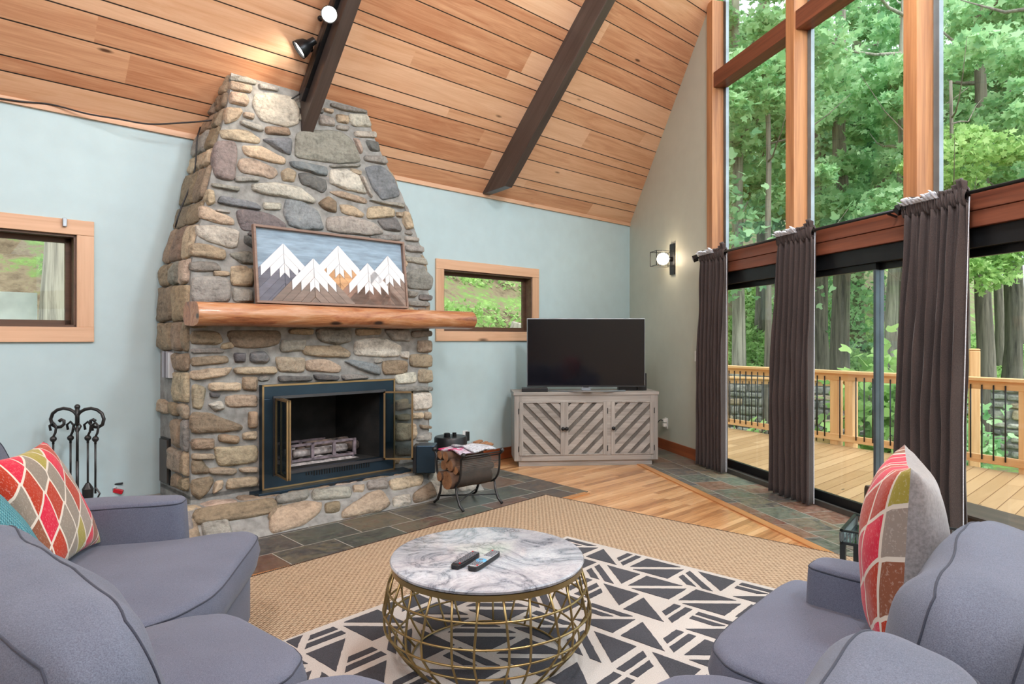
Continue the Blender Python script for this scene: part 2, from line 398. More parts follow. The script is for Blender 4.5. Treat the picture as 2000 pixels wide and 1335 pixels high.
up = Vector((0, 0, 0.12)); c2.add([p for p in q]+[p+up for p in q], [(0, 1, 2, 3), (7, 6, 5, 4), (0, 4, 5, 1), (1, 5, 6, 2), (2, 6, 7, 3), (3, 7, 4, 0)])
c2v = MB(); MC2 = ML @ Matrix.Translation((0, -D_R, zr)) @ Matrix.Rotation(ca, 4, 'X'); MC2i = MC2.inverted()
c2v.v = [tuple(MC2i @ Vector(p)) for p in c2.v]; c2v.f = c2.f; c2v.mi = c2.mi
struct(c2v.build('ceiling', M_ceil, M=MC2))
cr = MB(); cr.box((S0, -0.022, EAVE-0.03), (S_END, 0, EAVE+0.012))
struct(cr.build('trim_3', M_trimw, M=ML))
bl = MB(); bl.box((2.2, -0.015, 0.006), (S_END, 0, 0.13))
struct(bl.build('baseboard_left', M_base, M=ML))
# rafters
def rafter(px_l, px_r, ybot, d0, drop):
    s0, _ = onL(px_l, ybot, d0); s1, _ = onL(px_r, ybot, d0)
    return s0, s1
def add_rafter(s0, s1, d0, drop):
    y0 = -d0/math.cos(ca); m = MB()
    # bottom end cut plumb
    k = drop*math.tan(ca)
    for sgn in (0,):
        vs = [(s0, y0, 0), (s1, y0, 0), (s1, -L_, 0), (s0, -L_, 0), (s0, y0-0*k, -drop), (s1, y0-0*k, -drop), (s1, -L_, -drop), (s0, -L_, -drop)]
    # plumb cut: lower edge shifts along the slope
    vs[4] = (s0, y0-k*1.0, -drop); vs[5] = (s1, y0-k*1.0, -drop)
    m.add(vs, [(0, 1, 2, 3), (7, 6, 5, 4), (0, 4, 5, 1), (1, 5, 6, 2), (2, 6, 7, 3), (3, 7, 4, 0)])
    return struct(m.build('ceiling_beam', wood_beam, M=MC, bevel=0.004))
wood_beam = wood('stained_rafter', srgb(58, 48, 44), srgb(84, 73, 68), 1, 1.0, 0.35)
# positions solved on the beam's soffit plane
DROP = 0.26
def soffit(px, py):        # sight line against soffit plane z = EAVE + PITCH*d - DROP/cos
    off = DROP/math.cos(ca); k = (px-1000)/F; kz = (HOR-py)/F
    # X=kY ; d=(kY-WK*Y+WC)/WN ; CH+kz*Y = EAVE-off+PITCH*d
    Y = (EAVE-off+PITCH*WC/WN-CH)/(kz-PITCH*(k-WK)/WN)
    P = Vector((k*Y, Y, 0)); return (P-O).dot(U), (P-O).dot(N)
sA0, dA0 = soffit(591, 249); sA1, dA1 = soffit(616, 249)
sB0, dB0 = soffit(957, 384); sB1, dB1 = soffit(1003, 392)
print('rafters', sA0, sA1, dA0, dA1, sB0, sB1, dB0, dB1)
RAFT_A = (sA0, sA1); wA = 0.09
add_rafter(sA0, sA1, 0.05, DROP)
RW = sA1-sA0
add_rafter((sB0+sB1)/2-RW/2, (sB0+sB1)/2+RW/2, 0.0, DROP)
sp_ = (sB0+sB1)/2-(sA0+sA1)/2
add_rafter(sA0-sp_, sA1-sp_, 0.0, DROP)
# ------------------------------------------------------------------ glass wall
def seg(px, o=0.0): return onG(px, 600, o)[0]
t_post = [(seg(1385), seg(1421)), (seg(1540), seg(1584)), (seg(1771), seg(1831))]
# posts: room-side face is narrow, so give each the same stock
PW = 0.115; PD = 0.19
tp = [seg(1385), seg(1540), seg(1771)]
print('posts', tp)
stepp = tp[2]-tp[1]; tp.append(tp[2]+stepp); tp.append(tp[2]+2*stepp); tp.append(tp[2]+3*stepp)
z_roof_at = lambda t: roof_z(((GW(t, 0)-O).dot(N))) if (GW(t, 0)-O).dot(N) < D_R else 2*roof_z(D_R)-roof_z((GW(t, 0)-O).dot(N))
HB0, HB1 = 2.055, 2.265     # header beam over the doors
# solid gable wall from the corner to the first post
gw = MB(); ta = 0.0; tb = tp[0]+0.01
gw.add([(0, 0, 0), (tb, 0, 0), (tb, 0.16, 0), (0, 0.16, 0), (0, 0, z_roof_at(0)+0.05), (tb, 0, z_roof_at(tb)+0.05), (tb, 0.16, z_roof_at(tb)+0.05), (0, 0.16, z_roof_at(0)+0.05)],
       [(3, 2, 1, 0), (4, 5, 6, 7), (0, 1, 5, 4), (1, 2, 6, 5), (2, 3, 7, 6), (3, 0, 4, 7)])
struct(gw.build('wall_right', M_wallg, M=MG))
br = MB(); br.box((0, -0.016, 0.006), (tp[0]+0.0, 0, 0.13))
struct(br.build('baseboard_right', M_base, M=MG))
for i, t0 in enumerate(tp):
    m = MB(); zt = z_roof_at(t0)+0.02
    m.box((t0, -0.03, HB1 if i else 0.0), (t0+PW, PD-0.03, zt)); struct(m.build('trim_%d' % (4+i), M_fir, M=MG, bevel=0.004))
m = MB(); m.box((tp[0], -0.022, HB0+0.105), (11.2, 0.15, HB1)); struct(m.build('trim_9', M_firx, M=MG, bevel=0.004))
m = MB(); m.box((tp[0], -0.034, HB0), (11.2, 0.15, HB0+0.098)); struct(m.build('trim_10', M_firx, M=MG, bevel=0.004))
TZ = 4.05
m = MB()
for i in range(len(tp)-1):
    m.box((tp[i]+PW, -0.015, TZ), (tp[i+1], 0.13, TZ+0.16))
struct(m.build('trim_11', M_firx, M=MG, bevel=0.004))
# upper windows (structure) : pale stop bead and pane each
wi = 3
for i in range(len(tp)-1):
    a, b = tp[i]+PW, tp[i+1]
    for (z0, z1) in ((HB1, TZ), (TZ+0.16, None)):
        w = thing('window_%d' % wi, None, None, M=MG); struct(w); wi += 1
        zt0 = z1 if z1 else z_roof_at(a); zt1 = z1 if z1 else z_roof_at(b)
        m = MB(); y0, y1 = 0.10, 0.106
        m.add([(a, y0, z0), (b, y0, z0), (b, y1, z0), (a, y1, z0), (a, y0, zt0), (b, y0, zt1), (b, y1, zt1), (a, y1, zt0)],
              [(3, 2, 1, 0), (4, 5, 6, 7), (0, 1, 5, 4), (1, 2, 6, 5), (2, 3, 7, 6), (3, 0, 4, 7)])
        m.build('window_pane', M_glass, w)
        m = MB(); m.box((a, 0.106, z0), (a+0.045, 0.14, zt0)); m.box((b-0.02, 0.09, z0), (b, 0.13, zt1)); m.box((a, 0.09, z0), (b, 0.13, z0+0.02))
        m.build('window_frame', M_alu, w)
# sliding doors: black head track, sill, four panels
DH = HB0
doors = [(seg(1415, 0.05), seg(1512, 0.05)), ]
m = MB(); m.box((tp[0]+PW, 0.0, DH-0.12), (11.2, 0.12, DH)); struct(m.build('trim_12', M_black, M=MG, bevel=0.002))
m = MB(); m.box((tp[0]+PW*0.6, -0.03, 0.0), (11.2, 0.0, 0.05)).box((tp[0]+PW*0.6, 0.0, 0.0), (11.2, 0.13, 0.035)); struct(m.build('trim_13', M_alud, M=MG, bevel=0.003))
def door(n, a, b, o):
    w = thing('door_%d' % n, None, None, M=MG); struct(w)
    m = MB(); m.box((a, o, 0.035), (b, o+0.035, 0.115)).box((a, o, DH-0.17), (b, o+0.035, DH-0.12)); m.build('door_rail', M_black, w, bevel=0.002)
    m = MB(); m.box((a, o, 0.115), (a+0.024, o+0.035, DH-0.17)).box((b-0.024, o, 0.115), (b, o+0.035, DH-0.17)); m.build('door_stile', M_dstile, w, bevel=0.002)
    m = MB(); m.box((a+0.045, o+0.014, 0.115), (b-0.045, o+0.02, DH-0.17)); m.build('door_pane', M_glass, w)
M_dstile = plain('grey_door_stile', srgb(84, 96, 104), 0.35, 0.5)
q1 = seg(1410, 0.05); q2 = seg(1506, 0.05)+0.12; q3 = seg(1712, 0.05); wdt = q3-(q2-0.05)
door(1, q1, q2, 0.07); door(2, q2-0.032, q3+0.02, 0.025); door(3, q3-0.012, q3+wdt*1.12, 0.07); door(4, q3+wdt*1.12-0.04, q3+wdt*2.1, 0.025)
# ------------------------------------------------------------------ stone fireplace
DF = 0.62; ZB = 1.5; LEAN = 0.12
def dfront(z): return DF if z < ZB else DF-(z-ZB)*LEAN
def onF(px, py):
    d = DF
    for _ in range(8):
        s, z = onL(px, py, d); d = dfront(z)
    return s, z
def table(pts, f):
    t = sorted([(f(*p)[1], f(*p)[0]) for p in pts]); return t
def lerp_t(t, z):
    if z <= t[0][0]: return t[0][1]
    for a, b in zip(t, t[1:]):
        if z <= b[0]: return a[1]+(b[1]-a[1])*(z-a[0])/(b[0]-a[0])
    return t[-1][1]
TL_ = table([(372, 1000), (372, 640), (371, 530), (382, 470), (400, 400), (412, 340), (430, 255), (446, 202), (452, 150)], onF)
TR_ = table([(836, 900), (836, 640), (836, 530), (824, 490), (800, 420), (780, 370), (748, 310), (722, 250), (716, 223)], onF)
TB_ = table([(325, 900), (325, 500), (337, 455), (360, 395), (374, 345), (398, 262)], lambda x, y: onL(x, y, 0.0))
sl = lambda z: lerp_t(TL_, z); sr = lambda z: lerp_t(TR_, z)
def sb(z): return min(lerp_t(TB_, z), sl(z)-0.02)
fp = thing('stone_fireplace', 'tall tapering fieldstone chimney and hearth built against the sage wall up to the wooden ceiling', 'fireplace', M=ML)
M_mortar = plain('mortar', srgb(142, 141, 137), 0.9, var=0.14, scale=18, bump=0.7, bscale=70)
def stone_mat():
    t = NT('fieldstone', 0.82); c = t.attr('col')[0]; v = t.obj()
    n1 = t.noise(v, 9, 5, 0.65, 0.8); n2 = t.noise(v, 42, 4, 0.7); n3 = t.noise(t.map(v, (6, 6, 26)), 1.0, 4, 0.6, 1.0)
    f = t.ramp(t.math('ADD', t.math('MULTIPLY', n1, 0.4), t.math('ADD', t.math('MULTIPLY', n2, 0.35), t.math('MULTIPLY', n3, 0.25))), [(0.34, (0.34, 0.33, 0.32)), (0.5, (0.9, 0.89, 0.88)), (0.66, (1.35, 1.33, 1.3))])
    c = t.mix(1.0, c, f, 'MULTIPLY')
    c = t.mix(t.ramp(n1, [(0.6, (0, 0, 0)), (0.75, (0.25, 0.25, 0.25))]), c, srgb(160, 134, 108))
    t.bump(t.math('ADD', t.math('MULTIPLY', n1, 1.0), t.math('MULTIPLY', n2, 0.7)), 0.8, 0.02)
    return t.col(c)
M_stone = stone_mat()
TONE = {'t': (184, 167, 143), 'b': (152, 135, 113), 'g': (152, 149, 142), 'd': (108, 106, 105), 'l': (196, 191, 180), 'w': (208, 198, 186),
        'p': (180, 162, 145), 'u': (128, 116, 116), 'k': (130, 134, 139)}
def add_stone(mb, poly, place, tone, hgt):
    """poly in face coordinates; place(a, b, h) -> point"""
    c = TONE[tone]; j = [R.uniform(0.9, 1.1)]*3; col = srgb(*[max(0, min(255, c[i]*j[i]+R.uniform(-2.5, 2.5))) for i in range(3)])+(1.0,)
    P = rnd_poly(rnd_poly(poly, 1, 0.13), 1, 0.25)
    gx = sum(p[0] for p in P)/len(P); gy = sum(p[1] for p in P)/len(P)
    P = [(gx+(p[0]-gx)*1.045, gy+(p[1]-gy)*1.06) for p in P]
    cx = sum(p[0] for p in P)/len(P); cy = sum(p[1] for p in P)/len(P); sd = R.uniform(0, 50)
    size = min(max(p[0] for p in P)-min(p[0] for p in P), max(p[1] for p in P)-min(p[1] for p in P))
    e = min(0.014, size*0.13); n = len(P); rings = [(1.0, -0.02), (1.0, hgt*0.45), (None, hgt*0.85), (0.72, hgt*1.0), (0.38, hgt*1.04)]
    vs = []
    for k, (f, h) in enumerate(rings):
        for (x, y) in P:
            dx, dy = x-cx, y-cy; L = math.hypot(dx, dy)+1e-6; ff = (L-e)/L if f is None else f
            wob = mnoise.noise(Vector((x*14+sd, y*14, k*0.4)))*0.008
            X, Y = cx+dx*ff+wob*(k < 3), cy+dy*ff+wob*(k < 3)
            hh = h+(mnoise.noise(Vector((X*9+sd, Y*9, 3)))*0.016+mnoise.noise(Vector((X*26+sd, Y*26, 5)))*0.007)*(k > 1)*min(1, size/0.12)
            vs.append(place(X, Y, hh))
    vs.append(place(cx, cy, hgt*1.04+mnoise.noise(Vector((cx*9+sd, cy*9, 3)))*0.016*min(1, size/0.12)))
    fs = [(k*n+i, k*n+(i+1) % n, (k+1)*n+(i+1) % n, (k+1)*n+i) for k in range(len(rings)-1) for i in range(n)]
    b = (len(rings)-1)*n; fs += [(b+i, b+(i+1) % n, b+n) for i in range(n)]
    mb.add(vs, fs); mb.c += [col]*len(vs)
pf = lambda s, z, h: (s, -(dfront(z)+h), z)
UP = """t 500 90 640 130 630 175 490 150;g 500 62 600 65 665 105 660 122 500 88;g 680 110 810 140 805 165 690 148;t 495 165 590 180 620 225 600 262 492 240;
w 655 185 780 178 900 205 945 290 940 370 870 392 700 350 645 260;t 462 268 560 275 575 298 540 350 455 380;p 580 300 650 310 645 350 580 330;g 560 350 690 385 710 420 680 425 565 380;
b 725 390 870 400 890 450 730 440;t 430 412 600 415 685 470 680 505 440 470;k 695 470 890 465 890 575 830 560;u 405 490 520 490 540 540 525 740 400 720 375 600;
t 575 515 700 525 850 600 845 640 600 580;p 560 605 640 600 790 660 800 700 770 730 570 690 545 650;g 930 425 1200 420 1290 480 1345 620 1200 630 920 590;
p 1100 270 1165 285 1165 305 1105 295;g 1070 310 1170 335 1180 390 1075 380;t 1185 310 1270 320 1265 375 1190 365;g 1190 378 1270 390 1260 420 1190 405;
g 1150 240 1250 262 1380 290 1380 305 1250 292 1150 262;l 1262 308 1390 315 1415 380 1400 395 1285 388;l 1300 420 1445 425 1448 465 1310 458;d 1375 480 1460 490 1470 555 1400 550;p 1295 465 1330 470 1360 555 1340 570;
g 1365 582 1500 585 1520 625 1500 640 1370 615;k 885 618 960 620 1120 660 1120 715 1050 700 900 655;g 1140 640 1340 632 1340 652 1150 660;d 935 700 1000 695 1110 740 1125 790 1100 820 960 765;
t 820 690 870 660 925 690 915 750 840 745;l 1150 670 1250 670 1330 712 1385 830 1250 800 1145 760;t 1270 662 1350 680 1350 705 1290 700;g 1335 715 1352 710 1420 840 1410 855 1370 800;
k 1370 660 1480 645 1560 720 1600 840 1480 865 1420 780;g 525 715 680 725 680 750 530 750;g 375 757 555 790 550 815 375 785;l 640 765 780 755 950 790 1045 870 1030 890 830 850 640 810;
p 1140 815 1220 810 1380 860 1380 895 1200 850;g 1395 870 1460 880 1620 890 1625 920 1500 900;t 345 800 390 810 395 890 350 905 328 860;k 430 845 600 870 690 910 690 935 500 905 415 885;
l 710 880 820 890 825 935 720 930;k 860 865 960 880 1060 940 1105 1060 980 1060 880 1030 845 940;b 1065 890 1130 845 1185 880 1190 950 1110 935;t 1205 900 1290 905 1370 960 1350 985 1220 950;
t 1390 920 1480 905 1560 930 1565 980 1390 990;t 1575 945 1615 950 1610 985 1575 975;t 1620 945 1660 950 1690 1050 1640 1060 1615 1010;d 1450 1000 1570 985 1610 1050 1600 1075 1500 1060;
g 1130 980 1280 975 1440 1020 1490 1085 1400 1100 1130 1070;u 535 940 640 930 790 970 860 1035 840 1075 640 1070 570 1060;t 303 905 360 925 520 985 520 1030 430 1020 300 985;
g 400 930 495 935 495 955 400 945;l 272 1035 400 1035 555 1070 540 1170 500 1180 290 1110;t 235 1160 310 1150 465 1190 460 1260 235 1230;d 590 1100 625 1100 700 1160 685 1200 585 1150;
g 485 1215 620 1200 700 1290 560 1280;g 1630 1105 1720 1112 1722 1140 1630 1132;g 1635 1160 1750 1172 1755 1210 1635 1200;g 1635 1230 1770 1245 1785 1292 1640 1270;
t 500 1300 600 1295 640 1350 500 1350;g 235 1270 400 1275 440 1330 240 1330;g 1400 1100 1600 1095 1610 1130 1420 1130;d 620 1070 900 1080 900 1110 620 1105"""
DN = """g 175 48 350 50 355 165 180 170;t 355 8 460 8 460 90 360 90;g 365 100 460 110 460 170 370 165;t 275 20 350 25 350 45 280 45;g 1175 30 1250 5 1298 50 1288 110 1180 100;
g 1180 112 1230 120 1215 145 1180 142;d 1235 130 1295 135 1290 160 1230 155;g 1190 158 1280 165 1280 188 1180 185;b 175 300 300 305 320 350 290 365 175 360;b 335 300 590 298 580 360 500 380 370 375;
b 630 290 740 290 735 320 630 315;g 750 292 910 290 920 345 850 365 770 350;g 590 340 705 340 700 390 590 395;b 935 292 1055 292 1050 318 940 322;g 1070 290 1185 295 1190 350 1110 345;
l 940 340 1060 330 1150 370 1140 420 930 415;t 690 370 860 368 910 400 905 425 700 415;g 1200 298 1290 298 1290 325 1200 330;p 1225 345 1290 345 1290 400 1225 395;l 1145 395 1185 395 1185 430 1145 425;
g 175 382 320 380 320 405 175 402;b 175 420 340 415 345 450 175 465;d 372 402 428 402 425 445 375 448;d 447 402 510 392 540 430 520 450 447 443;p 560 420 700 425 700 490 580 490;
t 705 440 790 430 870 465 860 495 710 485;k 880 445 930 435 1050 460 1050 505 980 490;b 1060 440 1180 440 1175 500 1065 505;b 1190 410 1292 410 1292 470 1190 465;t 172 485 300 470 360 470 340 505 200 530 172 520;
t 370 470 560 465 570 500 380 500;l 1120 505 1215 490 1220 540 1130 545;t 1230 480 1294 480 1294 540 1230 540;b 412 512 480 515 480 578 412 575;d 575 510 730 508 735 530 580 538;d 740 500 860 508 855 528 750 528;
g 870 503 980 505 1000 520 880 528;t 175 558 190 550 240 570 225 660 175 660;t 255 540 400 540 405 575 260 578;d 255 588 310 590 300 612 260 610;l 250 640 310 625 330 660 290 675;
t 335 600 475 595 480 655 340 650;b 175 680 250 680 410 740 400 760 175 778;b 435 680 478 672 478 750 440 750;b 175 800 280 800 275 850 175 850;b 300 780 395 785 395 820 300 818;
t 410 775 476 765 476 805 415 805;t 280 840 476 830 478 910 300 930 285 870;t 175 870 270 870 285 895 175 900;b 175 902 215 892 255 940 250 965 175 965;t 255 935 385 935 380 965 255 965;t 395 935 482 932 480 957 400 957;
b 175 990 270 975 280 1000 250 1050 210 1085 175 1060;t 282 1000 325 990 320 1030 272 1058;t 345 985 480 975 480 1020 335 1035;t 1122 620 1180 615 1180 665 1122 670;l 1200 590 1288 585 1292 660 1210 670;
t 1200 682 1250 680 1250 705 1200 710;t 1255 680 1290 680 1290 710 1255 710;t 1122 730 1220 730 1220 800 1122 810;t 1235 735 1290 740 1285 755 1240 755;l 1225 790 1290 770 1290 810 1222 812;
t 1122 690 1190 685 1185 715 1122 715;d 1122 830 1200 830 1200 880 1122 880;g 1122 562 1290 556 1290 578 1122 582;b 1215 825 1290 822 1290 870 1215 872"""
HE = """b 170 1098 560 1080 570 1150 200 1210;t 200 1072 340 1062 345 1078 200 1095;g 560 1062 720 1045 715 1085 580 1108;t 545 1130 700 1095 780 1102 770 1150 700 1200 562 1258 542 1220;
g 735 1040 915 1030 915 1080 740 1090;b 795 1105 865 1100 865 1140 800 1150;g 735 1198 860 1165 872 1190 740 1225;t 925 1020 982 1020 975 1050 930 1050;
t 878 1140 1000 1055 1060 1045 1100 1110 1060 1150 885 1185;g 990 1005 1085 1000 1090 1035 1000 1040;t 1092 1000 1180 980 1250 975 1250 1015 1110 1045;l 1112 1075 1190 1062 1200 1110 1120 1135;b 1205 1060 1290 1000 1320 1070 1215 1112;
g 50 1180 160 1150 190 1230 60 1260;b 580 1115 600 1112 540 1180 530 1160"""
def parse(txt, ox, oy, sc, f):
    out = []
    for it in txt.replace('\n', '').split(';'):
        w = it.split(); q = [float(a) for a in w[1:]]
        out.append((w[0], [f(ox+q[i]/sc, oy+q[i+1]/sc) for i in range(0, len(q), 2)]))
    return out
front = parse(UP, 300, 130, 3.3333, onF)+parse(DN, 300, 520, 2.3833, onF)
# opening (firebox)
o1 = onL(535, 774, DF+0.04); o2 = onL(746, 767, DF+0.04); o3 = onL(745, 893, DF+0.04)
OS0, OS1, OZ1, OZ0 = o1[0], o2[0], (o1[1]+o2[1])/2, o3[1]
g1 = onL(510, 748, DF+0.04); g2 = onL(768, 742, DF+0.04); g3 = onL(510, 957, DF+0.04)
FS0, FS1, FZ1, FZ0 = g1[0], g2[0], (g1[1]+g2[1])/2, g3[1]
print('surround', FS0, FS1, FZ0, FZ1, 'open', OS0, OS1, OZ0, OZ1, 'front', sl(0.5), sr(0.5), sb(0.5))
mb = MB()
for tone, poly in front:
    if poly[0][1] < 0.30 and False: continue
    add_stone(mb, poly, pf, tone, R.uniform(0.022, 0.042))
# small chinking pebbles between the traced stones
def inside(p, poly):
    c = False; n = len(poly)
    for i in range(n):
        a = poly[i]; b = poly[i-1]
        if (a[1] > p[1]) != (b[1] > p[1]) and p[0] < (b[0]-a[0])*(p[1]-a[1])/(b[1]-a[1])+a[0]: c = not c
    return c
def dist_poly(p, poly):
    m = 9
    for i in range(len(poly)):
        a = poly[i]; b = poly[i-1]; dx, dy = b[0]-a[0], b[1]-a[1]; t = max(0, min(1, ((p[0]-a[0])*dx+(p[1]-a[1])*dy)/(dx*dx+dy*dy+1e-9)))
        m = min(m, math.hypot(p[0]-a[0]-dx*t, p[1]-a[1]-dy*t))
    return m
polys = [q for _, q in front]; R2 = random.Random(3)
for k in range(1500):
    z = R2.uniform(0.28, 3.3); s = R2.uniform(sl(z)+0.03, sr(z)-0.03)
    if FS0-0.03 < s < FS1+0.03 and FZ0-0.05 < z < FZ1+0.03: continue
    ok = min((dist_poly((s, z), q) if not inside((s, z), q) else 0) for q in polys)
    if ok > 0.03:
        w = min(0.075, ok*1.5)*R2.uniform(0.8, 1.0); h = min(ok*0.72, 0.04)
        q = [(s-w, z-h*0.6), (s-w*0.4, z-h), (s+w*0.7, z-h*0.8), (s+w, z), (s+w*0.5, z+h), (s-w*0.7, z+h*0.8)]
        add_stone(mb, q, pf, R2.choice('gtbgtd'), 0.018); polys.append(q)
# side face: local coordinates (d, z)
def sside(d, z):
    f = dfront(z); return sb(z)+(sl(z)-sb(z))*max(0, min(1, d/f))
pside = lambda a, z, h: (sside(a, z)-h, -a, z)
NB = (0.12, 0.30); NZB = (1.085, 1.285); NM = (0.06, 0.22); NZM = (0.30, 0.62)     # book niche and ash door
z = 0.30; rows = []
while z < 3.35:
    h = R.choice([0.09, 0.12, 0.16, 0.2, 0.24]); rows.append((z, z+h)); z += h+0.022
for (z0, z1) in rows:
    a = 0.015; top = dfront((z0+z1)/2)-0.005
    while a < top-0.05:
        w = min(R.uniform(0.13, 0.32), top-a)
        if top-(a+w) < 0.09: w = top-a
        b = a+w-0.018; clear = True
        for (n0, n1), (m0, m1) in ((NB, NZB), (NM, NZM)):
            if a < n1+0.01 and b > n0-0.01 and z0 < m1+0.005 and z1 > m0-0.005: clear = False
        if not clear:
            for (n0, n1) in (NB, NM):
                if a < n1 < b-0.06 or (a <= n0 and b > n1): a_old = a; a2_ = n1+0.02; break
            else: a2_ = None
            if a2_ and b-a2_ > 0.05:
                q = [(a2_, z0+0.01), (a2_+0.02, z0), (b-0.01, z0), (b, z0+0.02), (b, z1-0.02), (b-0.01, z1), (a2_+0.02, z1), (a2_, z1-0.02)]
                add_stone(mb, q, pside, R.choice('bbt'), R.uniform(0.025, 0.045))
        if clear:
            c = 0.02; j = lambda: R.uniform(-0.012, 0.012)
            q = [(a+c, z0+j()), ((a+b)/2, z0-0.004), (b-c*0.5, z0+j()), (b, z0+c), (b+j()*0.3, z1-c), (b-c*0.5, z1+j()), ((a+b)/2, z1+j()), (a+c, z1+j()*0.5), (a, z1-c), (a, z0+c)]
            add_stone(mb, q, pside, R.choice('bbbtgbbtp'), R.uniform(0.025, 0.045))
        a += w
stw = mb.build('stonework', M_stone, fp, smooth=True)
mb = MB()      # right side stones that show on the silhouette
z = 0.3
while z < 3.2:
    h = R.choice([0.08, 0.11, 0.15, 0.19]); f = dfront(z)
    for (a, b) in ((0.02, f*0.5-0.01), (f*0.5+0.01, f-0.012)):
        q = [(a, z+0.015), (a+0.02, z), (b-0.02, z), (b, z+0.015), (b, z+h-0.02), (b-0.02, z+h), (a+0.02, z+h), (a, z+h-0.02)]
        add_stone(mb, q, lambda a_, z_, h_: (sr(z_)-0.012+h_, -a_, z_), R.choice('gtbgtp'), R.uniform(0.02, 0.045))
    z += h+0.022
mb.build('side_stonework', M_stone, fp, smooth=True)
# mortar body with the firebox cut out
mb = MB(); zs = [0.0, 0.27, FZ0, OZ0, OZ1, FZ1, 1.5, 1.7, 1.9, 2.1, 2.3, 2.5, 2.7, 2.9, 3.1, 3.25, 3.42]
FR = lambda s, z: (s, -(dfront(z)+0.004), z)
for a, b in zip(zs, zs[1:]):
    cols = [(sl, sr)]
    if a >= OZ0-1e-6 and b <= OZ1+1e-6: cols = [(sl, lambda z: OS0), (lambda z: OS1, sr)]
    for f0_, f1_ in cols:
        mb.add([FR(f0_(a), a), FR(f1_(a), a), FR(f1_(b), b), FR(f0_(b), b)], [(0, 1, 2, 3)])
    mb.add([(sb(a), 0, a), FR(sl(a), a), FR(sl(b), b), (sb(b), 0, b)], [(0, 1, 2, 3)])
    mb.add([FR(sr(a), a), (sr(a), 0, a), (sr(b), 0, b), FR(sr(b), b)], [(0, 1, 2, 3)])
mb.build('mortar', M_mortar, fp)
M_soot = plain('sooty_firebrick', (0.012, 0.011, 0.010), 0.9, var=0.4, scale=5, bump=0.4)
mb = MB(); D0 = 0.08
mb.add([(OS0, -DF, OZ0), (OS0, -DF, OZ1), (OS0+0.12, -D0, OZ1), (OS0+0.12, -D0, OZ0), (OS1, -DF, OZ0), (OS1, -DF, OZ1), (OS1-0.12, -D0, OZ1), (OS1-0.12, -D0, OZ0)],
       [(0, 1, 2, 3), (7, 6, 5, 4), (3, 2, 6, 7), (1, 5, 6, 2), (0, 3, 7, 4)])
mb.build('firebox', M_soot, fp)
# raised hearth
HD = 1.04; HZ = 0.212
hs1 = onL(935, 955, 0.95)[0]; hs0 = -0.75
SLP = 1.15
hd = lambda z: HD-SLP*z
ph = lambda s, z, h: (s, -(hd(z)+h*0.66), z+h*0.75)
def onH(px, py):
    d = HD
    for _ in range(30):
        s, z = onL(px, py, d); d = 0.5*d+0.5*hd(max(0, min(0.3, z)))
    return s, z
mb = MB()
for tone, poly in parse(HE, 300, 520, 2.3833, onH):
    zm = max(p[1] for p in poly); lo = min(p[1] for p in poly)
    poly = [(p[0], max(0.012, min(HZ-0.004, p[1]))) for p in poly]
    if max(p[1] for p in poly)-min(p[1] for p in poly) < 0.03: continue
    add_stone(mb, poly, ph, tone, R.uniform(0.02, 0.04))
x = hs0
while x < -0.02:
    w = R.uniform(0.2, 0.34); add_stone(mb, [(x, 0.03), (x+w-0.03, 0.02), (x+w-0.02, 0.17), (x+0.02, 0.19)], ph, R.choice('btg'), 0.03); x += w
x = onH(850, 960)[0]
while x < hs1-0.12:
    w = R.uniform(0.2, 0.3); add_stone(mb, [(x, 0.03), (x+w-0.03, 0.02), (x+w-0.02, 0.17), (x+0.02, 0.19)], ph, R.choice('lgl'), 0.02); x += w
# flat stones on the hearth top
x = hs0
while x < hs1-0.1:
    w = R.uniform(0.18, 0.42)
    for (a, b) in ((0.64, 0.785),):
        j = R.uniform(-0.02, 0.02)
        add_stone(mb, [(x, a), (x+w-0.03, a+0.01), (x+w-0.025, b+j*0.3), (x+0.02, b)], lambda s, d, h: (s, -d, HZ-0.004+h), R.choice('bgtbp'), 0.014)
    x += w
mb.build('hearth_stonework', M_stone, fp, smooth=True)
mb = MB(); mb.add([(s_, y_, z_) for s_ in (hs0, hs1) for (y_, z_) in ((-DF+0.02, 0), (-HD, 0), (-hd(HZ), HZ), (-DF+0.02, HZ))], [(0, 1, 2, 3), (7, 6, 5, 4), (1, 5, 6, 2), (2, 6, 7, 3)]); mb.box((hs0, -DF+0.02, 0), (sb(0.1)-0.0, 0, HZ-0.02)); mb.box((sr(0.1), -DF+0.02, 0), (hs1, 0, HZ))
mb.build('hearth', M_mortar, fp, bevel=0.01)
